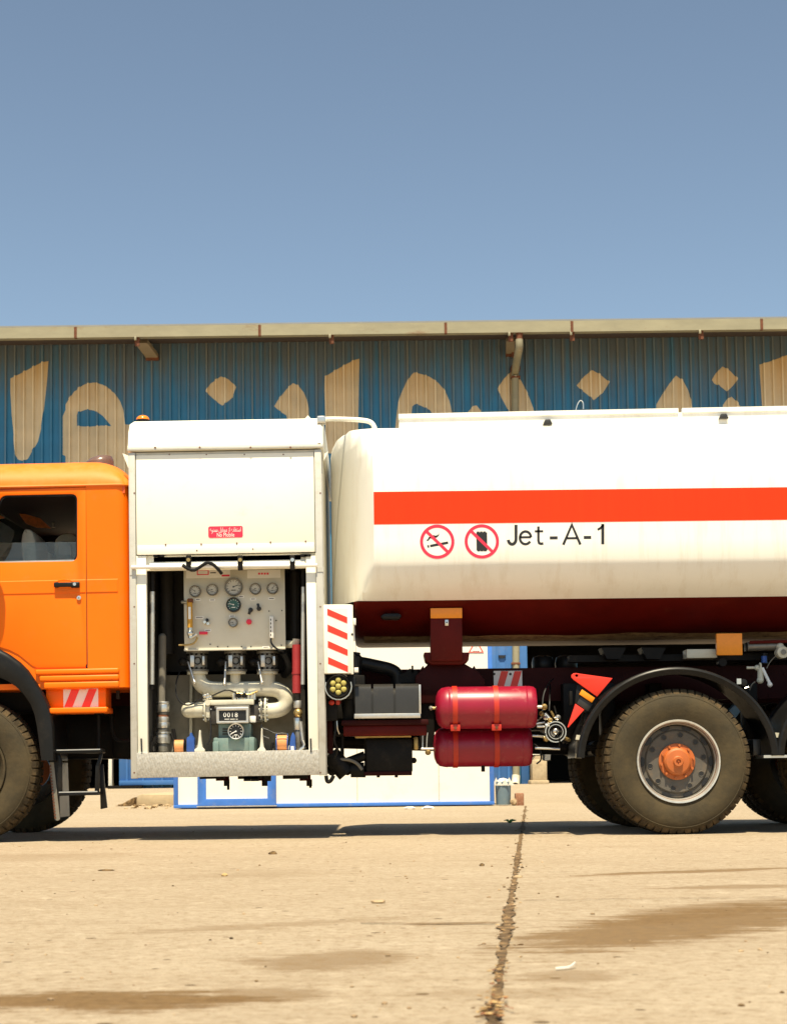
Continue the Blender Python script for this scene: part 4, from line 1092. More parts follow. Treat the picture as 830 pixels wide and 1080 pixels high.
g.tube('black_plastic', [V(376, 699, .55), V(384, 700, .55), V(398, 703, .55), V(412, 706, .55), V(419, 711, .55), V(420, 722, .55)], .05, 14, 2)
g.pprism('black_metal', [(420, 712), (428, 709), (432, 705), (440, 708), (442, 720), (420, 720)], .5, .7); g.pbox('black_metal', 434, 702, 436, 710, .5, .53)
g.build('intake_hose', truck)

# ---- air tanks
def air_tank(px0, px1, py0, py1, Y):
    zc_ = P((px0+px1)/2, (py0+py1)/2, Y)[1]; r = L((py1-py0)/2, Y); xa, xb = P(px0, (py0+py1)/2, Y)[0], P(px1, (py0+py1)/2, Y)[0]
    yc = Y+r-.02
    prof_ = [(xa, .02), (xa+.006, r*.55), (xa+.022, r*.80), (xa+.048, r*.95), (xa+.085, r), (xb-.045, r), (xb-.018, r*.965), (xb-.004, r*.88), (xb, r*.7), (xb, .01)]
    g = MB(); g.loft('cylinder_red', [[(x, yc+rr*math.cos(2*PI*i/44), zc_+rr*math.sin(2*PI*i/44)) for i in range(44)] for x, rr in prof_])
    for xx in (xa+.10, xb-.075): g.loft('cylinder_red', [[(xx+q*.006, yc+(r+h)*math.cos(2*PI*i/44), zc_+(r+h)*math.sin(2*PI*i/44)) for i in range(44)] for q, h in ((-1, 0), (0, .0025), (1, 0))], cap=False)
    o = g.build('air_tank', truck)
    for px in (480, 523.5):
        g = MB(); x = P(px, 745, Y)[0]; w_ = .018
        g.loft('strap_orange', [[(x+sx*w_, yc+(r+q)*math.cos(2*PI*i/44), zc_+(r+q)*math.sin(2*PI*i/44)) for i in range(44)] for sx, q in ((-1, 0), (-1, .006), (1, .006), (1, 0))], cap=False)
        if py0 < 740: g.box('strap_orange', x-.035, x+.035, yc-r*.75, yc-r*.55, zc_-r*.92-.03, zc_-r*.80, .004); g.cyl('rust', (x, yc-r*.78, zc_-r*.9-.01), (x, yc-r*.5, zc_-r*.9-.01), .011, n=8)
        g.build('strap', o)
    return o, xa, xb, yc, zc_, r
a1 = air_tank(459.5, 567, 723, 768, .10)
a2 = air_tank(457.5, 562, 766.5, 808.5, .33)
o, xa, xb, yc, zz, r = a1
g = MB(); g.cyl('brass', (xa-.03, yc, zz), (xa+.01, yc, zz), .012, n=8); g.ball('bright_steel', (xa-.03, yc, zz), .018, n=8); g.build('air_fitting', o)
g = MB(); g.cyl('bright_steel', (xb, yc, zz), (xb+.05, yc, zz), .014, n=8); g.ball('brass', (xb+.06, yc, zz), .024, n=8); g.build('air_fitting', o)
o, xa, xb, yc, zz, r = a2
g = MB(); g.cyl('bright_steel', (xa-.09, yc-.02, zz-.01), (xa+.01, yc-.02, zz-.01), .011, n=8); g.ball('brass', (xa-.04, yc-.02, zz-.035), .022, n=8)
g.tube('bright_steel', [(xa-.08, yc-.02, zz-.01), (xa-.075, yc, zz+.12)], .006, 6); g.tube('bright_steel', [(xa-.05, yc-.02, zz), (xa-.045, yc-.02, zz+.08), (xa-.04, yc-.02, zz+.11)], .005, 6); g.build('air_fitting', o)
g = MB(); g.tube('black_plastic', [(xb-.01, yc, zz+.02), (xb+.02, yc, zz+.02), (xb+.06, yc-.05, zz-.02), (xb+.07, yc-.05, zz-.10), (xb+.03, yc-.05, zz-.13)], .006, 6, 2); g.build('air_fitting', o)
g = MB(); x_, z_ = P(510, 811, .35); g.cyl('black_metal', (x_, .42, z_-.02), (x_, .42, z_+.03), .014, n=8); g.build('drain_plug', o)
g = MB()
# valve cluster between the tanks and the rear wheel
for i in range(15):
    px, py = random.uniform(572, 593), random.uniform(750, 780); a = random.random()*6; l = random.uniform(4, 10)
    g.tube(random.choice(('bright_steel', 'brass', 'bright_steel', 'black_metal')), [V(px, py, random.uniform(.2, .4)), V(px+l*math.cos(a), py+l*math.sin(a), random.uniform(.2, .4))], random.choice((.006, .009, .014)), 8)
x, z = P(585, 772, .3); g.ring('black_metal', x, z, .075, .04, .25, .40, 20); g.ring('bright_steel', x, z, .078, .070, .243, .252, 24); g.ball('bright_steel', (x, .27, z+.005), .03, n=10); g.ring('bright_steel', x, z, .055, .050, .235, .25, 24)
for px, py in ((571, 753), (575, 757), (580, 760), (588, 757), (578, 765), (593, 771), (576, 779)): g.ball(random.choice(('bright_steel', 'brass')), V(px, py, .27), random.uniform(.014, .024), n=8)
for a, b in (((563, 764), (574, 762)), ((566, 766.5), (582, 766.5)), ((561, 776), (574, 777)), ((564, 789), (590, 790))): g.tube('bright_steel', [V(*a, .25), V(*b, .28)], .009, 8)
g.build('air_valve', truck); g = MB()
g.tube('black_plastic', [V(572, 750, .3), V(572, 735, .35), V(577, 722, .4), V(583, 716, .7)], .007, 6, 2); g.build('air_hose', truck); g = MB(); g.tube('black_plastic', [V(579, 750, .3), V(579.5, 735, .35), V(580, 722, .6)], .007, 6, 2)
g.build('air_hose', truck)

# ---- triangular reflectors ahead of the rear mudguard
g = MB()
g.pprism('black_plastic', [(608, 722), (613, 722), (632, 738), (622, 751), (617, 752), (606, 741)], .10, .14, .004)
g.pprism('battery_grey', [(612, 734.5), (625, 743), (619.5, 750.5), (608, 742)], .094, .10, .002)
x, z = P(601.5, 738, .12); g.box('black_metal', x-.01, x+.012, .10, .14, z-.04, z+.06, .004)
g.pprism('black_metal', [(616, 752), (622, 748), (624, 762), (614, 765)], .12, .3, .01)
tr_ = g.build('reflector_plate', truck)
g = MB()
top = [(604.5, 710.2), (607.5, 709.8), (611, 710.5), (645.8, 715.3), (629.5, 734.8), (604.5, 716.8), (602.3, 714.4), (602.4, 711.8)]
hole = [P(608+1.7*math.cos(a), 712.6+1.5*math.sin(a), .078) for a in [i*PI/5 for i in range(10)]]
g.sheet('reflective_red', [[P(*q, .078) for q in top], hole], .078, .094, .003)
g.sheet('reflective_red', [[P(*q, .078) for q in ((606.5, 742.2), (616, 748.6), (599.2, 767.4), (598.4, 766.6))]], .078, .094, .003)
g.build('triangle_reflector', tr_)
g = MB(); g.pprism('amber_reflector', [(613.6, 727), (627.3, 736.2), (624, 741.2), (610.6, 732.2)], .080, .10, .003); g.build('reflector', tr_)

# ---- rear mudguard
def mudguard(dx=0.0, y0=-.01, y1=.62):
    x, z = P(715.5, 803, y0); x += dx
    ox, oz = L(107), L(100); n = 40
    rn = lambda q: [(x+(ox-q)*math.cos(math.radians(a)), z+(oz-q)*math.sin(math.radians(a))) for a in [3+174*i/n for i in range(n+1)]]
    g = MB()
    def band(qa, qb, ya, yb, m='black_plastic'):
        A, B = rn(qa), rn(qb)
        g.loft(m, [[(a[0], ya, a[1]), (a[0], yb, a[1]), (b[0], yb, b[1]), (b[0], ya, b[1])] for a, b in zip(A, B)])
    band(.006, .016, y0+.02, y1)
    A = rn(0); 
    # rolled lip
    lip = [(.0, .03), (.001, .010), (.008, .001), (.020, -.004), (.034, .004), (.048, .006), (.056, .014), (.056, .024), (.016, .030)]
    g.loft('black_plastic', [[(x+(ox-q)*math.cos(a), y0+h, z+(oz-q)*math.sin(a)) for q, h in lip] for a in [math.radians(3+174*i/n) for i in range(n+1)]])
    o = g.build('mudguard', truck, angle=40)
    return o
md = mudguard()
g = MB()
g.pprism('pipe_cream', [(608, 775), (618, 776), (619, 781), (607, 780)], .06, .09); g.pprism('interior_khaki', [(608, 781), (615, 781), (613, 800), (606.5, 799.5)], .10, .13)
g.build('mudguard_bracket', md)
g = MB(); g.pbox('bright_steel', 805, 796.3, 836, 799.2, .02, .3); g.build('mudguard_foot', md)
for dx, dy in ((1.42, 0), (0, YF+.02), (1.42, YF+.02)):
    c = copy_tree(md, truck, (dx, 0, 0))
    if dy: c.scale = (1, -1, 1)
# valve lever, pipes at the right
g = MB()
g.tube('pipe_cream', [V(787, 704.3, .45), V(796, 704.3, .45)], .010, 8); g.ball('pipe_cream', V(798, 704.3, .45), .022, n=10); g.cyl('pipe_cream', V(800.5, 703, .45), V(802, 703, .45), .03, n=10)
g.tube('pipe_cream', [V(801.8, 704, .44), V(801.5, 717, .44)], [.022, .024], 10); g.ball('pipe_cream', V(801.3, 717.5, .44), .027, n=10)
g.tube('white_plastic', [V(803.5, 704.5, .43), V(811, 720, .40)], .012, 8); g.ball('white_plastic', V(811.5, 722, .40), .020, n=10)
g.tube('black_plastic', [V(806, 700, .5), V(806, 689, .5)], .02, 8); g.tube('blue_plastic', [V(805.5, 699, .49), V(805.5, 692, .49)], .021, 8)
g.tube('hose_grey', [V(796, 719, .45), V(792, 722, .45), V(790, 728, .45)], .005, 6, 2); g.tube('hose_grey', [V(820, 690, .45), V(812, 697, .45), V(808, 705, .45)], .004, 6, 2)
g.build('drain_valve', truck)
g = MB()
g.pbox('black_metal', 787, 677, 818, 687, .5, .6, .01); g.tube('valve_grey', [V(788, 682, .5), V(822, 681, .5)], .035, 12)
g.tube('maroon_paint', [V(790, 677.5, .46), V(850, 676, .46)], .012, 8)
x, z = P(825, 688, .42); g.cyl('pipe_cream', (x, .40, z), (x, .5, z), .045, n=20, bev=.008); g.cyl('valve_grey', (x, .39, z), (x, .4, z), .02, n=12); x, z = P(823, 682, .45); g.ball('pipe_cream', (x, .47, z), .03)
g.build('outlet_pipe', truck)
g = MB()
x, z = P(784, 720, .3); g.cyl('black_plastic', (x, .3, z), (x, .5, z), .028, n=14, bev=.006); x, z = P(778, 719, .3); g.box('bright_steel', x-.02, x+.012, .25, .28, z-.02, z+.02)
g.tube('bright_steel', [V(785, 726, .3), V(789, 724.5, .3)], .006, 6)
g.build('marker_lamp', truck)
x, z = P(798, 788, .2); g = MB(); g.box('battery_grey', x-.03, x+.03, .2, .5, z-.06, z+.06, .01); g.build('spring_bracket', truck)
# ---- cab
set_tilt(70, 620, .010)
YE = 2.40
def Z(py, px=70, Y=0.0): return P(px, py, Y)[1]
def X(px, py=620, Y=0.0): return P(px, py, Y)[0]
xq = X(91.6); xr = X(123.5); xR = X(135.8); zs = Z(725.5, 90); zr_ = Z(511.5, 100)
rc = xR-xr
xw = X(-62)      # foot of the windscreen
g = MB()
# rear quarter, rounded corner, back wall, far corner as one bent skin with thickness
path = [(xq+.004, 0.0), (xr, 0.0)]+[(xr+rc*math.sin(math.radians(a)), rc-rc*math.cos(math.radians(a))) for a in range(9, 91, 9)]
path += [(xR, YE-p[1]) for p in ()]
far_ = [(x, YE-y) for x, y in path[::-1]]
outer = path+far_
def skin(pts, d): # offset inwards
    q = []
    for i, p in enumerate(pts):
        a, b = Vector(pts[max(i-1, 0)]), Vector(pts[min(i+1, len(pts)-1)]); n = (b-a).normalized(); q.append((p[0]-n.y*d, p[1]+n.x*d))
    return q
inner = skin(outer, .03)
zarch = Z(704.8, 110)
for a, b, c, d in zip(outer, outer[1:], inner, inner[1:]):
    g.loft('orange_paint', [[(p[0], p[1], z) for p in (a, b, d, c)] for z in (zs, zr_)])
bmesh.ops.remove_doubles(g.bm, verts=g.bm.verts, dist=1e-5)
# door jamb and the panel below the door
g.pprism('orange_paint', [(37, 706), (91.6, 706), (127, 706), (127, 725), (48, 725), (44, 716)], .004, .03)
g.box('orange_paint', X(-62), xR-.03, .03, YE-.03, zs, zs+.04)
g.sheet('orange_paint', [[(xw, zs), (xq, zs), (xq, zr_), (X(-30, 512), zr_), (xw, Z(600))], [(X(-14, 592), Z(592)), (X(82), Z(592)), (X(82), Z(522)), (X(0, 522), Z(522))]], YE-.03, YE, .0)
g.box('interior_dark', xq-.015, xq+.003, .012, .05, Z(704, 91), zr_)       # door post seen through the gap
g.box('cab_lining', xw, xR-.03, .03, YE-.03, zr_-.02, zr_)
g.sheet('cab_lining', [[(xw, zs+.04), (xq+.1, zs+.04), (xq+.1, zr_-.02), (X(-30, 512), zr_-.02), (xw, Z(600))], [(X(-14, 592), Z(592)), (X(82), Z(592)), (X(82), Z(522)), (X(0, 522), Z(522))]], YE-.05, YE-.032)
g.box('cab_lining', xR-.06, xR-.031, .03, YE-.03, zs+.04, zr_-.02)
shell = g.build('cab_shell', truck)
# pressed band and ribbed sill along the quarter
def swage(mb, x0, x1, py0, py1, h, y=0.0, m='orange_paint'):
    z0, z1 = Z(py1), Z(py0); mb.prism(m, [(y+.002, z0), (y-h, z0+.003), (y-h, z1-.008), (y+.002, z1)], x0, x1, axis='X')
g = MB(); swage(g, xq+.004, xr+.008, 611.2, 625.5, .005)
g.build('trim_strip', shell)
g = MB()
for py0, py1, px in ((705.2, 711, 38), (712, 718, 42.5), (719, 726, 47)):
    z0, z1 = Z(py1, 90), Z(py0, 90); g.box('orange_paint', X(px, py0), xr+.012, -.022, .02, z0, z1, .012, seg=3)
g.build('sill', shell)
g = MB(); yb0, yb1 = .45, 1.95
g.box('black_plastic', xR-.002, xR+.012, yb0, yb1, Z(590, 130), Z(524, 130), .005); g.box('window_glass', xR+.012, xR+.014, yb0+.05, yb1-.05, Z(585, 130), Z(530, 130))
for y in (.12, 2.28): g.box('dark_maroon_paint', xR, xR+.02, y-.02, y+.02, zs, zr_-.05, .004)
g.build('rear_window', shell)
# door
g = MB()
ol = [P(-60, 519.5, 0), P(91, 513.8, 0)]
ol += [(xq-.004, Z(700, 91)), (xq-.016, Z(703.8, 90))]
ol += [P(*q, 0) for q in ((40, 704.5), (34, 702), (28, 697), (20, 690.5), (10, 685.5), (0, 682.5), (-20, 679.5), (-38, 678.5), (-60, 679))]
# window opening with rounded corners, raked front edge
def rc_(pts, r, n=5):
    out = []
    for i, p in enumerate(pts):
        a, b, c = Vector(pts[i-1]), Vector(p), Vector(pts[(i+1) % len(pts)])
        u, v = (a-b).normalized(), (c-b).normalized(); s, e = b+u*r, b+v*r
        for k in range(n+1):
            t = k/n; out.append(tuple(s*(1-t)**2+b*2*t*(1-t)+e*t*t))
    return out
win = rc_([P(-16, 593.5, 0), P(81.8, 591.8, 0), P(81.8, 520.8, 0), P(1, 522.5, 0)], L(7))
g.sheet('orange_paint', [ol, win], 0, .032, .003)
swage(g, X(-58), xq-.005, 611.2, 625.5, .005)
door = g.build('door', truck)
g = MB(); inn = rc_([P(-14.5, 592, 0), P(80.3, 590.3, 0), P(80.3, 522.3, 0), P(2.2, 524, 0)], L(6.5))
g.sheet('black_plastic', [win, inn], .012, .03, .0); g.pbox('aluminium', -14, 591.2, 79, 592.8, .006, .012); g.build('window_seal', door)
g = MB(); gl = [P(-12, 594, .02), P(81, 592, .02), P(81, 571.5, .02), P(-6, 572.6, .02)]; g.prism('window_glass', gl, .020, .024); g.build('window_glass', door)
g = MB()
g.pbox('black_plastic', 57, 614.2, 84, 619, -.034, -.016, .006, 3); g.pbox('black_plastic', 57.5, 614, 62, 619.5, -.028, .0, .004); g.pbox('black_plastic', 75, 613.6, 84, 619.6, -.033, .0, .006); x, z = P(79, 616, -.035); g.cyl('bright_steel', (x, -.037, z), (x, -.03, z), .012, n=12)
g.build('door_handle', door)
g = MB(); x, z = P(83.8, 630.8, 0); g.cyl('bright_steel', (x, -.014, z), (x, .0, z), .016, .018, 16, .003); g.cyl('ink_black', (x, -.0150, z), (x, -.013, z), .004, n=8); g.build('door_lock', door)
g = MB(); x, z = P(68.5, 617.5, 0); g.lathe('orange_paint', [(-.001, .085), (-.006, .080), (-.006, .070), (.0, .055)], (0, 0, 0), 32); bmesh.ops.transform(g.bm, matrix=Matrix.Translation((x, 0, z)) @ Matrix.Diagonal((1, 1, .55, 1)), verts=g.bm.verts); g.build('handle_recess', door)
# roof
g = MB(); t = bmesh.new()
zt_ = Z(511.8, 70); H = Z(491.8, 70, .45)-zt_
xa, xb = X(-75, 500), xR+.012; ya, yb = -.004, YE+.004
def ease(n, r): # denser samples at the rims
    q = [(1-math.cos(PI*i/n))/2 for i in range(n+1)]; return q
gx = [xa+(xb-xa)*u for u in ease(56, 0)]; gy = [ya+(yb-ya)*u for u in ease(44, 0)]
def prf(d, R): 
    d = max(0., min(1., d/R)); return math.sqrt(max(0, 1-(1-d)**2))
def hroof(x, y):
    # rounded rim: near side, far side and the back; rises gently to the middle
    e = prf(y-ya, .30)*prf(yb-y, .30)*prf(xb-x, .30)*prf(x-xa, .5)
    return zt_+(H-.02)*e+.030*math.sin(PI*(y-ya)/(yb-ya))*e
# plan view corners at the back are rounded
def plan(x, y):
    R = .085
    for cy_, s in ((ya+R, -1), (yb-R, 1)):
        if x > xb-R and (y-cy_)*s > 0:
            u, v = x-(xb-R), (y-cy_)*s; mlen = max(u, v); L2 = math.hypot(u, v)
            if L2 > 1e-6: f = mlen/L2; x, y = xb-R+u*f, cy_+v*f*s
    return x, y
vs = [[t.verts.new((*plan(x, y), hroof(x, y))) for x in gx] for y in gy]
for a, b in zip(vs, vs[1:]):
    for i in range(len(gx)-1): t.faces.new((a[i], a[i+1], b[i+1], b[i]))
g.take(t, 'orange_roof_paint')
rim_ = [plan(x, ya) for x in gx]+[plan(xb, y) for y in gy]+[plan(x, yb) for x in gx[::-1]]
g.tube('orange_roof_paint', [(x, y, zt_-.004) for x, y in rim_], .010, 8)
for ya_, yb_ in ((.014, .03), (YE-.03, YE-.012)): g.box('orange_rim_shade', xa+.05, xR-.02, ya_, yb_, zr_-.06, zt_+.002)  # recessed strip, its redder colour carries the shade under the roof rim
g.build('cab_roof', truck, angle=40)
g = MB(); x, z = P(106, 489, .9)
g.loft('beacon_smoke', [[(x+(dx+rr*math.cos(2*PI*i/20)), .9+rr*math.sin(2*PI*i/20), z+h) for i in range(20)] for dx, rr, h in ((-.0, .105, -.05), (0, .105, .01), (.01, .09, .035), (.03, .06, .055), (.035, .02, .062))])
x2, _ = P(113.5, 486, .85); g.ball('cylinder_red', (x2-.005, .86, z+.02), .03, n=10); g.build('beacon', truck, label='dark smoked beacon on cab roof')
# interior
g = MB()
zf = zs+.04
def seat(y0, y1):
    g.box('seat_cloth', X(-40), X(38), y0, y1, Z(650), Z(628), .05, seg=3)
    g.prism('seat_cloth', [P(*q, y0) for q in ((28, 640), (44, 640), (38, 570), (35, 560), (28, 556), (24, 560), (22, 572))], y0, y1, .03)
seat(.35, .85); g.build('seat', truck); g = MB(); seat(1.5, 2.0); g.build('seat', truck)
g = MB(); g.prism('seat_cloth', [P(*q, 1.0) for q in ((56, 600), (82, 600), (82, 566), (76, 562), (66, 562), (58, 568))], 1.0, 2.2, .03)
g.prism('white_plastic', [P(*q, .93) for q in ((62, 586), (75.5, 586), (75.5, 576), (72, 571.5), (62, 570))], .93, 1.02, .01); g.prism('seat_cloth', [P(*q, .92) for q in ((61.5, 592), (75.5, 592), (75.5, 586), (61.5, 585))], .92, 1.02, .005)
g.prism('seat_cloth', [P(*q, .8) for q in ((33, 596), (54, 596), (54, 583), (34, 578))], .8, 1.1, .01)
g.build('bunk', truck)
g = MB()
for pts, Y in ((((-4, 520), (10, 526), (18, 534), (16, 536), (-4, 533)), .9), (((12, 524), (20, 528), (36, 540), (26, 537), (14, 529)), 1.2), (((20, 541), (26, 541.5), (42, 546), (54, 557), (38, 556), (28, 552)), 1.1), (((-6, 540), (4, 545), (-6, 548)), 1.0)):
    g = MB(); g.loft('curtain_cloth', [[(x, Y+.03*math.sin(k*1.9+i*.8)+o_, z) for i, (x, z) in enumerate(P(a, b, Y) for a, b in pts)] for k, o_ in ((0, 0), (1, .05))]); g.build('curtain', truck)
g = MB()
g.tube('pipe_cream', [V(32, 524, .9), V(44, 534, .9)], .010, 8); g.build('grab_rail', truck)
g = MB(); g.tube('aluminium', [V(57, 540, 1.6), V(57, 556, 1.6)], .012, 8); g.build('grab_rail', truck)
g = MB(); x, z = P(-22, 604, .65)
g.ring('black_plastic', 0, 0, .22, .20, -.012, .012, 36); bmesh.ops.transform(g.bm, matrix=Matrix.Translation((x, .65, z)) @ Matrix.Rotation(math.radians(90), 4, 'Z') @ Matrix.Rotation(math.radians(-55), 4, 'X'), verts=g.bm.verts)
g.box('interior_dark', X(-60), X(-38), .1, YE-.1, Z(660), Z(600), .03); g.build('dashboard', truck)
# nose ahead of the frame
g = MB()
g.sheet('orange_paint', [[(xw, zs), (xw-.01, Z(604)), (X(-62, 560)-.0, Z(560)), (X(-62, 560)+.001, zs)]], .0, YE, 0) if False else None
for y0, y1 in ((0.0, .09), (YE-.09, YE)): g.prism('orange_paint', [P(*q, 0) for q in ((-62, 602), (-54, 602), (-26, 513), (-36, 513))], y0, y1, .01)
g.prism('orange_paint', [P(*q, 0) for q in ((-250, 700), (-262, 690), (-262, 632), (-250, 618), (-200, 608), (-62, 602), (-62, 690), (-90, 690), (-90, 640), (-220, 640))], .30, YE-.30, .03)
g.prism('orange_paint', [P(*q, 0) for q in ((-150, 668), (-120, 660), (-62, 660), (-62, 600), (-230, 616), (-240, 660))], .08, YE-.08, .05)
g.prism('black_plastic', [P(*q, 0) for q in ((-252, 760), (-262, 730), (-262, 700), (-240, 696), (-240, 760))], .05, YE-.05, .03)
g.build('bonnet', truck)
g = MB(); g.prism('window_glass', [P(*q, 0) for q in ((-57, 602), (-56, 602), (-31, 516), (-32, 516))], .1, YE-.1); g.build('windscreen', truck)
g = MB(); xm, zm = P(-24, 546, -.27); g.lathe('black_plastic', [(-.02, .01), (-.015, .135), (.015, .14), (.03, .05), (.035, .01)], (0, 0, 0), 32, cap=True)
bmesh.ops.transform(g.bm, matrix=Matrix.Translation((xm, -.27, zm)) @ Matrix.Diagonal((1, 1, 1.9, 1)), verts=g.bm.verts)
g.tube('black_plastic', [(xm-.05, -.25, zm-.1), (xm-.12, -.12, zm-.1), (X(-52), .0, Z(590))], .012, 8); g.build('mirror', truck)
# wheel arch panel between door and wing, and the dark wheel house behind
g = MB()
g.sheet('orange_paint', [[P(*q, .01) for q in ((-60, 676), (-38, 675.5), (-20, 676.5), (0, 679.5), (10, 682.5), (20, 687.5), (28, 694), (34, 699), (41, 703.2), (91, 703.2), (91, 727), (43, 727), (38, 719), (30, 708), (21, 699), (10, 691), (0, 686), (-20, 679), (-60, 679))]], .008, .03)
g.build('wheel_arch_panel', shell)
g = MB(); g.pbox('black_metal', -110, 688, 46, 752, .42, 2.0, .03); g.pbox('black_metal', -110, 690, 34, 700, .06, .42); g.build('wheel_house', truck)
# front wing
g = MB()
fo = [(0, 684.6), (10, 690), (21, 698), (30, 707), (38, 719), (45.5, 731), (51, 743), (54.8, 756), (56.6, 768), (57.3, 785), (57.6, 802)]
fi = [(0, 714.5), (8, 718), (17, 724), (25, 732), (32, 742), (36.3, 753), (39, 766), (41.5, 784), (43.6, 802)]
lead = [(-38, 673), (-20, 677)]; leadi = [(-38, 704), (-20, 707)]
outl = lead+fo; inn_ = leadi+fi
def interp(pl, n):
    q = [0]; 
    for a, b in zip(pl, pl[1:]): q.append(q[-1]+math.hypot(b[0]-a[0], b[1]-a[1]))
    out = []
    for k in range(n+1):
        s = q[-1]*k/n; i = max(j for j in range(len(pl)-1) if q[j] <= s+1e-9); f = (s-q[i])/(q[i+1]-q[i]); out.append((pl[i][0]+(pl[i+1][0]-pl[i][0])*f, pl[i][1]+(pl[i+1][1]-pl[i][1])*f))
    return out
A, B = interp(outl, 44), interp(inn_, 44)
mir = lambda q: (-76-q[0], q[1])
A = [mir(q) for q in A[::-1][:-1]]+A; B = [mir(q) for q in B[::-1][:-1]]+B
A3 = [P(*q, -.03) for q in A]; B3 = [P(*q, -.03) for q in B]
loops = []
for (ax, az), (bx, bz) in zip(A3, B3):
    dx, dz = bx-ax, bz-az
    prf_ = [(0, .03), (.0, -.012), (.08, -.030), (.22, -.036), (.55, -.034), (.85, -.030), (1.0, -.018), (1.0, .0), (.9, .012), (.15, .02), (.12, .5), (.0, .5)]
    loops.append([(ax+dx*f, y, az+dz*f) for f, y in prf_])
g.loft('black_plastic', loops)
g.build('front_wing', truck, angle=40)
# step, striped panel, mudflap
g = MB()
g.pbox('orange_paint', 49, 726, 112, 746.5, .05, .30, .004)
g.pbox('orange_paint', 52.5, 746, 113.5, 752, -.02, .25, .010, 3)
stp = g.build('step_panel', truck)
g = MB(); g.pbox('reflective_white', 67.3, 726.5, 104, 745.8, .047, .05)
for a in (68.3, 86.5): g.pprism('reflective_red', [(a, 745.6), (a+8.5, 745.6), (a+16, 726.7), (a+7.5, 726.7)], .0445, .047)
g.build('striped_reflector', stp)
g = MB()
g.pbox('black_plastic', 57.5, 790, 107.5, 794.5, .02, .20, .006); g.pbox('black_plastic', 62, 835.5, 104, 839, .0, .22, .006)
g.pprism('black_plastic', [(58, 794), (63, 794), (66, 806), (66, 838), (61.5, 838), (61.5, 806)], .06, .10, .004); g.pprism('black_plastic', [(101, 808), (106, 794), (108.5, 794), (105, 808), (104.5, 837), (100, 838)], .06, .10, .004)
g.pbox('aluminium', 62.5, 834.6, 103, 835.8, -.002, .02); g.pbox('aluminium', 60, 790.2, 106, 791.3, .015, .022)
g.build('step', truck)
g = MB()
g.pprism('hose_grey', [(52.5, 804), (57, 804), (63.6, 864), (61.5, 865.5), (58.4, 865)], .06, .075); g.pprism('black_plastic', [(53, 804), (62, 804), (64, 862), (59, 866)], .076, .45)
for k in range(18): x, z = P(53.5+k*.32, 808+k*3.2, .055); g.box('rust', x-.008, x+.004, .054, .06, z-.006, z+.006)
g.build('mudflap', truck)
g = MB()
g.pprism('black_plastic', [(104.5, 806), (109, 806), (110, 825), (113.2, 852), (106.3, 853.5), (105.8, 830)], .15, .19, .004)
g.build('mudflap', truck); g = MB(); g.tube('black_metal', [V(104.5, 752, .2), V(104.5, 795, .2)], .012, 8); g.pbox('black_metal', 100, 750, 109, 753, .1, .6); g.tube('black_metal', [V(117, 732, .35), V(118, 765, .35), V(121, 779, .35), V(128, 782, .35), V(137, 781, .35)], .012, 8, 2)
x, z = P(125, 733, .4); g.box('battery_grey', x-.012, x+.012, .38, .42, z-.03, z+.03); 
g.pbox('black_metal', 118, 733, 143, 800, .8, 1.6, .02); g.pbox('black_metal', 112, 742, 139, 798, 1.0, 1.3, .02)  # black filler blocks, added so the gap behind the cab stays dark
g.build('bracket_with_filler', truck)

# ---- pump cabinet
set_tilt(240, 640, .006)
YD = 2.35
cxl, cxr = X(137.2, 640), X(341.5, 640); ztop = Z(445, 240); zbt = Z(819.5, 240); zlip = Z(474.5, 240)
xo0, xo1 = X(155.3, 700), X(324.3, 700); zo0, zo1 = Z(793, 240), Z(600, 240)
wl0, wr0 = X(144.2, 640), X(334, 640)
g = MB()
# posts: grey channel outside, cream angle inside
for a, b, m, y0, y1 in ((cxl, wl0, 'grey_trim', -.012, .05), (wr0, cxr, 'grey_trim', -.012, .05)): g.box(m, a, b, y0, y1, zbt, zlip-.01, .005)
g.box('cream_paint', wl0+.001, xo0, .004, .06, zo0-.02, Z(586, 150), .004); g.box('cream_paint', xo1, wr0-.001, .004, .06, zo0-.02, Z(586, 330), .004)
for px in (137.5, 334.5): x = X(px, 594); g.box('grey_trim', x, x+L(7), -.016, -.012, Z(605, 240), Z(600, 240))
# side walls, back, floor
g.box('cream_paint', cxl+.002, cxl+.03, .05, YD, zbt+.01, zlip-.01); g.box('cream_paint', cxr-.03, cxr-.002, .05, YD, zbt+.01, zlip-.01); g.box('cream_paint', cxl+.03, cxr-.03, YD-.03, YD, zbt+.01, zlip-.01)
g.box('grey_trim', cxr-.02, cxr+.004, .046, .10, zbt, zlip-.02, .004)
g.box('cream_paint', cxl+.03, cxr-.03, .03, .06, Z(600, 240), Z(584, 240), .003)
g.box('aluminium', cxl+.03, cxr-.03, .05, YD-.03, zo0-.035, zo0-.012)
for px in (142, 338):
    for py in (520, 640, 700, 815): x, z = P(px, py, -.012); g.cyl('rust', (x, -.014, z), (x, -.011, z), .006, n=6)
cabn = g.build('pump_cabinet', truck)
g = MB()
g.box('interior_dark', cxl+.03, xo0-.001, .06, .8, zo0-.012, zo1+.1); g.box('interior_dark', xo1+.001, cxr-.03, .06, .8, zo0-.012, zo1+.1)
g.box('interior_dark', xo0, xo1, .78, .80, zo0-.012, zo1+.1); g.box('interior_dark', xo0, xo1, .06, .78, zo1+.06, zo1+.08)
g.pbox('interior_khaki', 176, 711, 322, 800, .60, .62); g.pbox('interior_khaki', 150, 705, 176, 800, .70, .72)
g.build('inner_lining', cabn)
g = MB()   # hood
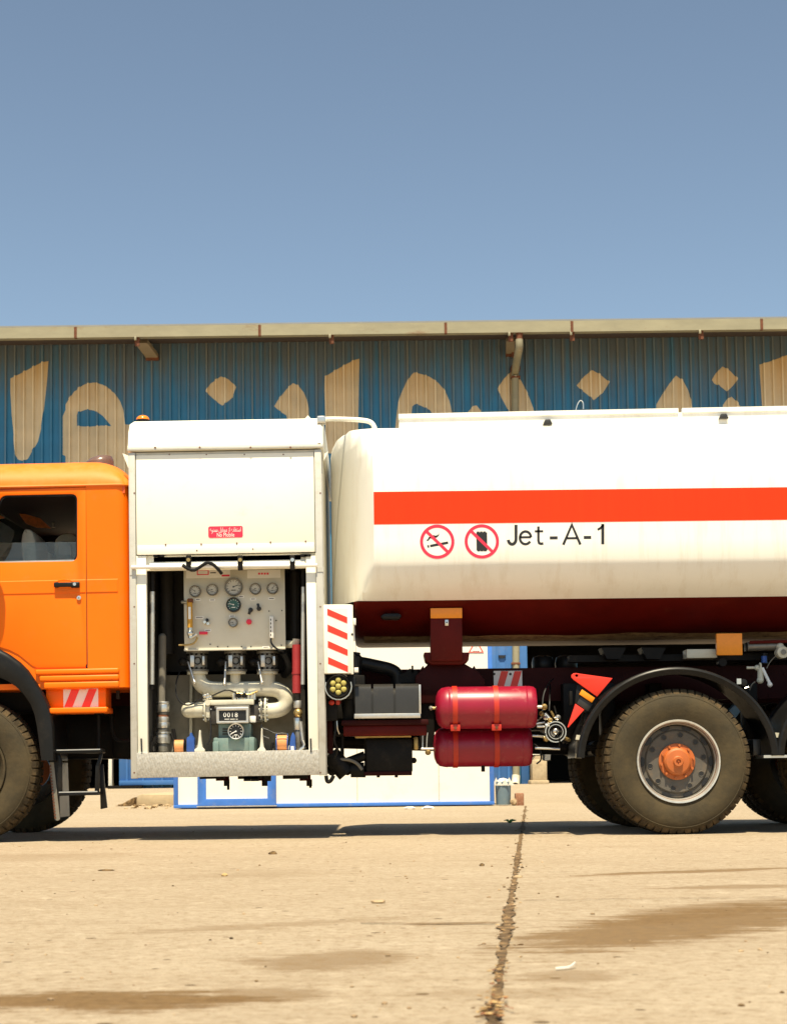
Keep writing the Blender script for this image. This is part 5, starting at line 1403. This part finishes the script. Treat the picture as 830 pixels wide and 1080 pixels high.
pr = [(-.02, zlip), (-.022, Z(470, 240)), (.0, Z(468.5, 240)), (.03, Z(452, 240)), (.05, Z(446.5, 240)), (.09, Z(443, 240, .09)), (.5, Z(443, 240, .09)+.03), (YD/2, Z(443, 240, .09)+.045)]
pr2 = pr+[(YD-y, z) for y, z in pr[::-1][1:]]
hl = [(cxl-.004, .93), (cxl+.03, 1.0), (X(336.5, 460), 1.0)]
def hloop(x, k): return [(x, y if abs(y-YD/2) > YD/2-.04 else YD/2+(y-YD/2)*(1 if k == 1 else .985), zlip+(z-zlip)*k) for y, z in pr2]
g.loft('cream_paint', [hloop(x, k) for x, k in hl]+[hloop(cxr+.012, .99)], angle if False else True)
hood = g.build('hood', cabn, angle=25)
g = MB()
g.box('grey_trim', cxl-.006, cxr+.014, -.026, -.02, zlip+.002, Z(471.5, 240), .002)
for px in (164, 211, 264.5, 306.5): x, z = P(px, 472, -.026); g.cyl('rust', (x, -.030, z), (x, -.025, z), .007, n=8)
x = X(336.8, 458); g.prism('grey_trim', [(y-.004, z+.003) for y, z in pr[1:]]+[(y+.01, z-.02) for y, z in pr[1:][::-1]], x-.012, x+.012, axis='X')
x2, z2 = P(339, 443, .06); g.box('bright_steel', x2-.03, x2+.03, .03, .10, z2-.03, z2+.025, .006)
x3, z3 = P(325, 440.5, .12); g.prism('cream_paint', [(x3-.03, z3-.02), (x3+.03, z3-.02), (x3+.0, z3+.014)], .10, .16)
g.build('hood_edge', hood)
g = MB(); x, z = P(151, 443, .3); g.cyl('black_plastic', (x, .3, z-.04), (x, .3, z), .05); g.ball('beacon_orange', (x, .3, z+.0), .05, (1, 1, .72), 18); g.cyl('beacon_orange', (x, .3, z-.012), (x, .3, z+.008), .049)
g.build('beacon', cabn, label='small round amber beacon')
g = MB()   # the raised shutter
zs0, zs1 = Z(583.5, 240), Z(478.5, 240)
g.box('cream_paint', wl0+.004, wr0-.004, .000, .03, zs0, zs1, .004)
g.box('grey_trim', wl0+.002, wr0-.002, .012, .04, zs1-.0, zs1+.02)
g.box('cream_paint', wl0+.01, wr0-.01, -.006, .000, zs0-.002, Z(574, 240), .003)
for px, py in ((175, 574.5), (212.5, 574), (250, 573), (285.5, 572), (322.5, 571)): x, z = P(px, py, -.006); g.cyl('rust', (x, -.010, z), (x, -.005, z), .006, n=8)
for px, py in ((208, 580.5), (267, 579)): x, z = P(px, py, -.006); g.cyl('rust', (x, -.009, z), (x, -.005, z), .005, n=8)
for px in (179, 218, 258, 299): x, z = P(px, 479.3, .0); g.cyl('rust', (x, -.003, z), (x, .0, z), .005, n=8)
shut = g.build('shutter', cabn)
g = MB(); g.sheet('sign_red', [prrect(220, 555, 256.3, 567, 0, 2)], -.0025, -.0005)
x, z = P(238.2, 558.9, 0); FA = '\uFE8D\uFEB3\uFE98\uFED4\uFE8E\uFEA9\uFEE9 \uFE8D\uFEAF \uFEE3\uFEEE\uFE91\uFE8E\uFEF3\uFEDE \uFEE3\uFEE4\uFEE8\uFEEE\uFEC9'
g.text('white_plastic', FA[::-1], x, z, -.0030, .045, .001, width=L(33)); x, z = P(238.2, 564.3, 0); g.text('white_plastic', 'No Mobile', x, z, -.0030, .042, .001, width=L(18.5))
g.build('warning_sticker', shut)
g = MB()   # lower rail of the shutter, its pull bar and clips
g.pbox('white_plastic', 162, 586, 318, 592, .03, .05, .003); g.tube('white_plastic', [V(139, 598.3, -.03), V(334.5, 596.2, -.03)], .014, 10)
g.pbox('white_plastic', 158, 592.6, 322, 599, .01, .028, .003)
for px in (199, 253.5, 308.5):
    g.pbox('black_metal', px-2.6, 585.5, px+2.6, 601, -.05, -.012, .004); x, z = P(px, 590.5, -.05); g.cyl('brass' if px < 300 else 'bright_steel', (x, -.056, z), (x, -.049, z), .014, n=12)
g.tube('black_plastic', [V(193, 596, -.05), V(197, 599, -.055), V(204, 602, -.05), V(209, 599.5, -.05), V(214, 596, -.05), V(219, 593, -.05), V(225, 595, -.05), V(231, 601, -.04), V(234, 605, -.02)], .012, 8, 1)
for px in (166, 170, 321, 325): g.pbox('black_metal', px-4, 584.5, px+3, 587, -.004, .03)
g.build('pull_bar', shut)
g = MB()
g.box('tread_plate', wl0-.004, wr0+.002, -.016, .02, zbt+.004, zo0+.004, .003)
g.box('aluminium', wl0-.004, wr0+.002, .02, .30, zo0-.012, zo0+.002)
g.build('tread_plate', cabn)
g = MB()
for px in (150, 328.5): g = MB(); g.tube('ink_black', [V(px-.7, 779, -.004), V(px-.2, 793, -.018)], .006, 6); g.build('latch', cabn)
g = MB()
for a, b, c in (((129.5, 478), (137, 481), (137, 497)), ((342, 478.5), (346.5, 476), (341.5, 486))): g = MB(); g.pprism('cream_paint', [a, b, c], .03, .05); g.build('corner_bracket', cabn)
g = MB()
for px, w_ in ((235, 12), (275, 9), (322, 10)):
    x, z = P(px, 822, .5); g.cyl('dark_maroon_paint', (x, .5, z-.01), (x, .5, z+.05), L(w_*.6, .5), n=14); g.cyl('black_metal', (x+.03, .5, z-.05), (x+.03, .5, z), .022, n=10)
    g.box('black_metal', x-.16, x+.02, .4, .6, z+.005, z+.04)
for px, py in ((241, 833), (327.5, 831)): g.tube('black_metal', [V(px, 822, .5), V(px, py, .5)], .010, 8)
for px in (262, 270, 283): x, z = P(px, 821, .45); g.box('black_metal', x-.03, x+.02, .4, .5, z-.02, z+.03)
g.build('drain_valve', cabn)

# ---- pump equipment (parts of the truck)
YP = .235
g = MB()
g.pbox('panel_beige', 194.3, 600.5, 301, 685.5, YP, YP+.02, .004); g.pbox('panel_beige', 194.3, 683.6, 301, 685.7, YP-.012, YP+.02, .003)
for px, py in ((230, 682), (240.5, 682), (255, 682), (265, 682), (284, 644.5), (297.5, 644), (222, 679.5), (297, 680.5), (291.5, 654.5)): x, z = P(px, py, YP); g.cyl('ink_black', (x, YP-.003, z), (x, YP, z), .005, n=8)
for x0, y0, w_ in ((206, 631, 6), (221, 631.5, 6), (251.5, 628, 6), (264, 630.5, 6), (283, 630, 7), (206, 650, 9), (216, 663.5, 7), (242, 648.5, 6), (277, 681.5, 7)):
    g.pbox('white_plastic', x0, y0, x0+w_, y0+2.6, YP-.0015, YP); g.pbox('battery_grey', x0+1, y0+.9, x0+w_-1, y0+1.6, YP-.002, YP-.0015)
for x0, x1 in ((196.5, 243), (261, 296)): g.pbox('white_plastic', x0, 601, x1, 609.5, YP-.002, YP)
g.sheet('sign_red', [prrect(208, 601, 220.5, 606.5, YP, .5), prrect(209, 602, 219.5, 605.6, YP, .4)], YP-.004, YP-.0022); g.pbox('sign_red', 234, 606, 242.5, 608, YP-.003, YP-.002)
for k in range(4): g.pbox('sign_red', 272.5+k*3, 604, 274.6+k*3, 606, YP-.003, YP-.002)
g.pbox('interior_dark', 222, 603.6, 228, 604.6, YP-.003, YP-.002)
gp = g.build('gauge_panel', truck)
def gauge(px, py, r, face='gauge_face', ndl=40, mk='ink_black', flange=False):
    x, z = P(px, py, YP-.03); R = L(r, YP-.03); g = MB()
    g.lathe('valve_grey' if face == 'gauge_face' else 'gauge_black', [(-.001, R*.80), (-.012, R*.84), (-.014, R*.94), (-.006, R), (.035, R)], (x, YP-.035, z), 32)
    g.lathe(face, [(0, 0.0), (0, R*.84)], (x, YP-.034, z), 28)
    for k in range(11):
        th = math.radians(225-27*k); q = R*.68; g.box(mk, -R*.025, R*.025, -.0006, .0006, -R*.10, R*.10, 0, Matrix.Translation((x+q*math.cos(th), YP-.0352, z+q*math.sin(th))) @ Matrix.Rotation(PI/2-th, 4, 'Y'))
    g.box(mk, -R*.035, R*.035, -.0006, .0006, -R*.1, R*.62, 0, Matrix.Translation((x, YP-.037, z)) @ Matrix.Rotation(math.radians(ndl), 4, 'Y')); g.cyl(mk, (x, YP-.039, z), (x, YP-.036, z), R*.09, n=10)
    g.box(mk, x-R*.26, x+R*.26, YP-.0355, YP-.0346, z-R*.42, z-R*.32)
    if flange:
        for s in (-1, 1):
            for u in (-.6, 0, .6): g.cyl('ink_black', (x+s*R*.92*math.cos(u), YP-.05, z+R*.92*math.sin(u)), (x+s*R*.92*math.cos(u), YP-.045, z+R*.92*math.sin(u)), R*.06, n=6)
    g.build('gauge', gp, label=('dark green faced gauge' if face == 'gauge_green' else None))
gauge(206, 623.5, 6.2, ndl=-60); gauge(224, 622, 6.2, ndl=-100, flange=True); gauge(246.5, 619, 9.6, ndl=70); gauge(269.5, 621, 6.0, ndl=-120); gauge(287.5, 620.5, 6.0, ndl=40, flange=True)
gauge(246.5, 637.8, 7.8, 'gauge_green', -75, 'white_plastic'); gauge(246, 656.5, 5.0, ndl=-90)
for px, py, a in ((264.8, 643.5, 20), (273.5, 642.2, 170)):
    g = MB(); x, z = P(px, py, YP); g.cyl('ink_black', (x, YP-.03, z), (x, YP, z), .016, n=14); g.box('ink_black', -.009, .009, -.05, -.02, -.036, .012, .003, Matrix.Translation((x, YP, z)) @ Matrix.Rotation(math.radians(a), 4, 'Y')); g.build('selector_knob', gp)
for px, py in ((219, 654), (216.5, 656.5), (220, 658)): g = MB(); x, z = P(px, py, YP); g.cyl(random.choice(('ink_black', 'bright_steel')), (x, YP-.03, z), (x, YP, z), .011, n=10); g.build('push_button', gp)
g = MB(); x, z = P(263, 656, YP); g.cyl('sign_red', (x, YP-.025, z), (x, YP, z), L(2.9, YP), n=18, bev=.004); g.build('stop_button', gp)
g = MB(); g.pbox('sign_red', 210.2, 666, 219, 669, YP-.02, YP, .003); g.build('release_lever', gp)
g = MB()
g.tube('yellow_plastic', [V(200.3, 632, YP-.05), V(200.8, 662, YP-.05)], L(2.9, YP), 14); g.pbox('white_plastic', 198.7, 640, 201.5, 653, YP-.078, YP-.06, .003); g.pbox('rust', 198.2, 631, 203.5, 635, YP-.082, YP-.03, .004)
g.tube('bright_steel', [V(200.8, 662, YP-.05), V(201, 673, YP-.05)], .016, 10); g.ball('bright_steel', V(201, 668, YP-.05), .026, n=10); g.tube('bright_steel', [V(201, 673, YP-.05), V(205, 671, YP-.05), V(208, 669, YP-.05)], .009, 8)
g.tube('brass', [V(189, 680.5, YP-.02), V(200, 680, YP-.04), V(206, 678, YP-.04), V(208.5, 672, YP-.04)], .007, 8, 1); g.tube('bright_steel', [V(192, 635, YP-.02), V(198, 635, YP-.04)], .012, 8)
g.build('sight_filter', gp)
g = MB(); g.pbox('white_plastic', 284.5, 650, 288.8, 673, YP-.04, YP, .004)
for k in range(5): g.pbox('ink_black', 285.3, 652.5+k*4, 286.2, 654.5+k*4, YP-.0415, YP-.04)
g.tube('ink_black', [V(286, 673, YP-.03), V(286, 678, YP-.03), V(289, 682, YP-.04), V(294, 685.5, YP-.04), V(299, 687, YP-.02)], .007, 8, 2); g.build('level_switch', gp)

# valves
def valve(px, py, py1):
    g = MB(); x, z1 = P(px, 687.5, .36); _, z0 = P(px, py1, .36); y = .36; R = L(12, .36)
    zz = lambda f: z0+(z1-z0)*f
    for f0, f1, r in ((0, .10, 1.0), (.10, .16, .78), (.16, .84, .86), (.84, .90, .78), (.90, 1.02, 1.0)): g.cyl('valve_grey', (x, y, zz(f0)), (x, y, zz(f1)), R*r, n=24)
    for k in range(12):
        a = 2*PI*k/12
        for f in (.12, .88): g.cyl('black_metal', (x+R*.88*math.cos(a), y+R*.88*math.sin(a), zz(f)-.012), (x+R*.88*math.cos(a), y+R*.88*math.sin(a), zz(f)+.012), .009, n=6)
    g.box('aluminium', x-R*.55, x-R*.18, y-R*.98, y-R*.80, zz(.22), zz(.8), .004); g.box('aluminium', x+R*.5, x+R*.72, y-R*.95, y-R*.6, zz(.3), zz(.75), .004)
    g.ring('black_metal', x+R*.1, zz(.52), R*.34, R*.26, y-R*.93, y-R*.84, 20)
    g.cyl('black_metal', (x-R*1.3, y-.02, zz(.45)), (x-R*.8, y-.02, zz(.45)), .026, n=12); g.ball('black_metal', (x-R*1.25, y-.02, zz(.5)), .035, n=10)
    vv = g.build('valve', truck)
    return vv, x, y, zz
for px, hx, hy in ((208.5, 205.5, 719.5), (248.5, 237, 721.5), (282.5, 276.5, 720)):
    vv, x, y, zz = valve(px, 698, 708.5)
    g = MB(); a = Vector(V(px-10, 698, .31)); b = Vector(V(hx, hy, .25)); g.tube('aluminium', [a, b], [.007, .010], 10); g.ball('aluminium', b, .014, n=10); g.cyl('black_metal', a+Vector((0, .1, 0)), a, .018, n=10); g.build('lever', vv)
# manifold
g = MB(); YM = .36; rp = L(8.2, YM); q = lambda a, b, Y=YM: V(a, b, Y)
g.tube('pipe_cream', [q(208.5, 709), q(208.8, 714), q(211, 720), q(216, 725), q(224, 727.3), q(250, 727.3), q(283, 726.4), q(291, 727), q(298, 730.5), q(302, 737), q(301, 744), q(296, 748), q(288, 749.5), q(274, 749.8)], rp, 22, 2)
for px in (248.5, 282.5): g.tube('pipe_cream', [q(px, 709), q(px, 726)], L(5.5 if px < 260 else 8, YM), 20)
for px in (208.5, 248.5, 282.5): x, z = P(px, 709.5, YM); g.cyl('pipe_cream', (x, YM, z-.012), (x, YM, z+.010), L(11, YM), n=24, bev=.003)
g.tube('pipe_cream', [q(199, 749), q(218, 748.4)], rp, 22); g.ball('pipe_cream', q(199.5, 749), rp*.99, n=18)
g.build('manifold', truck)
# flow meter
g = MB()
for px in (216.5, 221, 275.5, 279.5):
    x, z = P(px, 748.5, YM); x2 = x+L(2.0, YM); g.cyl('pipe_cream' if px in (216.5, 279.5) else 'valve_grey', (x, YM, z), (x2, YM, z), L(13, YM), n=26)
    for k in range(10): a = 2*PI*k/10; g.cyl('bright_steel', (x-.012, YM+L(11, YM)*math.cos(a), z+L(11, YM)*math.sin(a)), (x2+.012, YM+L(11, YM)*math.cos(a), z+L(11, YM)*math.sin(a)), .008, n=6)
g.pbox('valve_grey', 223, 742, 275, 762, .36, .60, .02)
g.pbox('pipe_cream', 218.5, 738, 268, 743.5, .26, .34, .006); x, z = P(219.5, 741, .26); g.cyl('pipe_cream', (x, .25, z), (x, .34, z), .022, n=14); g.pbox('pipe_cream', 217.5, 741, 221.5, 757, .27, .32, .005)
g.pbox('interior_dark', 222, 744, 231, 764, .28, .4, .006); g.pbox('interior_dark', 262, 744, 274, 760, .30, .42, .006); g.pbox('white_plastic', 264, 755, 270, 762, .27, .31, .006)
g.pbox('teal_paint', 230.5, 763, 264.5, 782, .24, .52, .012); g.pbox('teal_paint', 225, 777.5, 269, 792.5, .20, .55, .014); g.pbox('teal_paint', 224.5, 782, 231, 792.8, .18, .24, .008); g.pbox('teal_paint', 262.5, 779, 268.5, 792.8, .18, .24, .008)
for k in range(3): g.pbox('interior_dark', 235, 768.2+k*2.6, 241, 769.6+k*2.6, .234, .25)
fm = g.build('flow_meter', truck)
g = MB()
YR = .16
g.pbox('aluminium', 228, 745.4, 263, 763, YR+.015, .40, .010); g.pbox('valve_grey', 226.5, 744, 263, 747, YR+.03, .40, .004)
g.sheet('aluminium', [prrect(228.4, 746.4, 262.4, 762.8, YR, 1), prrect(231.2, 749.2, 259.8, 760.4, YR, .5)], YR, YR+.02, .002); g.pbox('gauge_black', 230.5, 748.6, 260.4, 760.8, YR+.012, YR+.0145)
for k, c in enumerate('0018'):
    x, z = P(237.4+k*4.0, 754.2, YR+.01); w2 = L(3.2, YR); g.box('white_plastic' if k < 4 else 'gauge_black', x-w2/2, x+w2/2, YR+.0105, YR+.012, z-.018, z+.018) if False else None
    g.text('white_plastic', c, x, z, YR+.0105, .046, .001)
g.pbox('gauge_black', 253.2, 751.8, 256.6, 757, YR+.010, YR+.012); 
for x0, x1 in ((237, 242), (243, 248), (249, 251)): g.pbox('white_plastic', x0, 758.2, x1, 758.8, YR+.0105, YR+.012)
g.build('register', fm)
g = MB(); x, z = P(249, 771.3, YR); R = L(8.6, YR)
g.lathe('aluminium', [(-.001, R*.84), (-.012, R*.86), (-.014, R*.96), (0, R), (.06, R)], (x, YR, z), 36); g.lathe('gauge_black', [(0, 0), (0, R*.87)], (x, YR+.001, z), 32)
for k in range(12): th = 2*PI*k/12; g.box('white_plastic', -R*.03, R*.03, -.0006, .0006, -R*.10, R*.10, 0, Matrix.Translation((x+R*.7*math.cos(th), YR-.0005, z+R*.7*math.sin(th))) @ Matrix.Rotation(PI/2-th, 4, 'Y'))
g.box('white_plastic', -R*.05, R*.05, -.0006, .0006, 0, R*.66, 0, Matrix.Translation((x, YR-.002, z)) @ Matrix.Rotation(math.radians(-115), 4, 'Y')); g.box('white_plastic', x-R*.2, x+R*.2, YR-.001, YR+.0, z-R*.5, z-R*.4)
g.cyl('white_plastic', (x, YR-.004, z), (x, YR, z), R*.1, n=10); g.build('dial', fm)
g = MB()
for i in range(7): px = 248+i*3.4; g.tube('bright_steel', [V(px, 738, .30), V(px+random.uniform(-1, 1), 731-random.random()*4, .30)], random.choice((.008, .014, .018)), 8)
for px in (252, 258): x, z = P(px, 733.5, .28); g.cyl('black_metal', (x, .26, z), (x, .32, z), L(2.6, .28), n=14)
g.pbox('pipe_cream', 245, 730, 267, 737.5, .31, .36, .006)
for px, py in ((216, 734), (219, 733), (222, 735.5), (219, 736)): g.ball('bright_steel', V(px, py, .28), .016, n=8)
g.tube('ink_black', [V(190, 708, .4), V(185.5, 720, .35), V(186, 735, .3), V(193, 743, .3), V(201, 744, .3), V(209, 739, .3), V(217, 734, .28)], .006, 6, 2)
g.tube('ink_black', [V(222, 735, .28), V(232, 730, .26), V(240, 727, .26), V(250, 731, .28)], .006, 6, 2); g.tube('ink_black', [V(222, 757, .25), V(223, 770, .25), V(222, 780, .25), V(219, 785, .25)], .006, 6, 2)
g.tube('brass', [V(250, 731, .27), V(262, 733, .27), V(272, 729, .27)], .006, 6, 1); g.tube('pipe_cream', [V(202, 712, .56), V(201.5, 782, .56)], .012, 8)
g.build('control_line', fm); g = MB(); g.tube('ink_black', [V(299, 687, .3), V(303, 693, .35), V(306, 703, .4), V(300, 712, .5)], .03, 10, 2)
g.build('control_line', fm)
# hoses, couplings and struts
for px, py0, py1, Y, w_ in ((160.6, 606, 722, .10, 2.7), (319.6, 601, 722, .10, 2.3)):
    g = MB(); g.tube('aluminium', [V(px+.6, py0, Y), V(px, py1, Y)], L(w_, Y), 14); g.tube('black_metal', [V(px+.6, py0-4, Y), V(px+.6, py0+18, Y)], L(w_*.75, Y) if False else L(w_*1.06, Y), 14); g.cyl('black_metal', V(px, py1+5, Y), V(px, py1-1, Y), .014, n=10); g.build('gas_strut', truck)
g = MB()
g.tube('hose_grey', [V(171.5, 672, .32), V(171.3, 700, .32), V(170.5, 742, .32)], L(4.3, .32), 16); g.ball('hose_grey', V(171.5, 672, .32), L(4.3, .32), n=14)
g.tube('interior_dark', [V(176, 602, .6), V(177, 690, .6)], .05, 12)
g.build('hose', truck)
def coupling(cx_, parts, Y):
    g = MB()
    for y0, y1, r, m in parts: g.cyl(m, V(cx_, y1, Y), V(cx_, y0, Y), L(r, Y), n=24, bev=.004)
    return g
g = coupling(172.3, ((740, 743, 6.6, 'aluminium'), (743, 751, 7.2, 'bright_steel'), (751, 754, 5.6, 'valve_grey'), (754, 768, 6.0, 'rust'), (756, 762, 6.4, 'aluminium'), (762, 768, 7.2, 'bright_steel'), (768, 772, 6.2, 'valve_grey'), (772, 774, 8.2, 'bright_steel'), (774, 784, 7.6, 'aluminium'), (784, 793, 6.2, 'valve_grey')), .32)
g.ball('aluminium', V(172, 778, .32), L(8, .32), (1, 1, .8), 18)
for a, b in (((165, 777), (160, 790)), ((181, 774), (185, 786)), ((160, 776), (158, 792)), ((183, 769), (187, 792))): g.tube('black_metal', [V(*a, .22), V(*b, .2)], .014, 8)
g.build('hose_coupling', truck)
g = MB(); g.tube('hose_red', [V(312.8, 680, .16), V(312.9, 731, .16)], L(4.5, .16), 14); g.cyl('hose_red', V(312.8, 709, .16), V(312.8, 711, .16), L(5.0, .16), n=16)
g.tube('pipe_cream', [V(301, 679.5, .35), V(312.5, 679.5, .2), V(313, 674, .2)], .028, 10, 1); g.tube('interior_dark', [V(311, 603, .5), V(311, 675, .5)], .04, 10)
g.build('hose', truck, label='red hose')
g = coupling(314.6, ((731, 739, 2.6, 'interior_dark'), (739, 747, 4.6, 'aluminium'), (747, 757, 3.8, 'rust'), (757, 770, 4.6, 'bright_steel'), (770, 792, 3.6, 'valve_grey')), .18)
g.tube('aluminium', [V(317.5, 761, .14), V(319.5, 782, .14)], L(2.2, .14), 10); g.tube('bright_steel', [V(319, 780, .14), V(321.5, 787, .12), V(316, 791, .12)], .012, 8, 1); g.ball('brass', V(314.6, 752, .16), .034, n=10)
g.build('hose_coupling', truck)
def reel(x0, x1, y0, y1, Y, side):
    g = MB(); x0_, zc_ = P(x0, (y0+y1)/2, Y); x1_ = P(x1, (y0+y1)/2, Y)[0]; r = L((y1-y0)/2, Y)
    g.cyl('orange_cable', (x0_, Y+r, zc_), (x1_, Y+r, zc_), r, n=28)
    for k in range(9): x = x0_+(x1_-x0_)*(k+.5)/9; g.cyl('orange_cable', (x-.004, Y+r, zc_), (x+.004, Y+r, zc_), r*1.03, n=28)
    for x in (x0_-.008, x1_+.002): g.cyl(side, (x, Y+r, zc_), (x+.007, Y+r, zc_), r*1.22, n=28)
    g.build('grounding_reel', truck)
reel(184, 193.5, 780.5, 794, .10, 'black_metal'); reel(292.3, 302.5, 775.5, 791.5, .08, 'blue_plastic')
for pts, Y in ((((196.8, 793), (197, 778), (200, 776.5), (201, 772), (203, 776), (205, 779), (205.3, 793)), .06), (((305.5, 793), (305.6, 784), (307, 776), (309, 772), (311.5, 777), (312, 793)), .06)):
    g = MB(); g.pprism('blue_plastic', pts, Y, Y+.10, .006); g.pbox('white_plastic', pts[0][0]+1.5, 787, pts[0][0]+4.5, 792, Y-.004, Y) if Y and pts[0][0] > 300 else None; g.build('clamp_box', truck)
for px, py, s in ((211, 770, 1), (276.3, 768, .8)):
    g = MB(); g.pprism('panel_beige', [(px-6*s, 793), (px-6*s, 790.5), (px-2.6*s, 788.5), (px-1.7*s, 780), (px-1.1*s, py+3), (px-.8*s, py), (px+.8*s, py), (px+1.0*s, py+5), (px+1.7*s, 782), (px+2.6*s, 788.5), (px+5*s, 790.5), (px+5*s, 793)], .06, .12, .008); g.build('nozzle', truck)
g = MB()
for a, b in (((276, 770), (276.2, 764)), ((277, 768), (283, 770)), ((276.4, 776), (284, 779))): g.tube('ink_black', [V(*a, .07), V(*b, .07)], .006, 6)
g.tube('ink_black', [V(283, 770, .07), V(291, 774, .07), V(300, 773, .07), V(305, 776, .07)], .004, 6, 1)
g.build('clip_wire', truck)
for px in (159, 163, 183, 190, 207, 286, 289, 304, 321): g = MB(); g.tube(random.choice(('black_metal', 'valve_grey')), [V(px, 793, .14), V(px+random.uniform(-3, 3), 793-random.uniform(4, 13), .16)], random.choice((.006, .010, .013)), 8); g.build('small_fitting', truck)
TILT = (Vector((0, 0, 0)), 0.0)
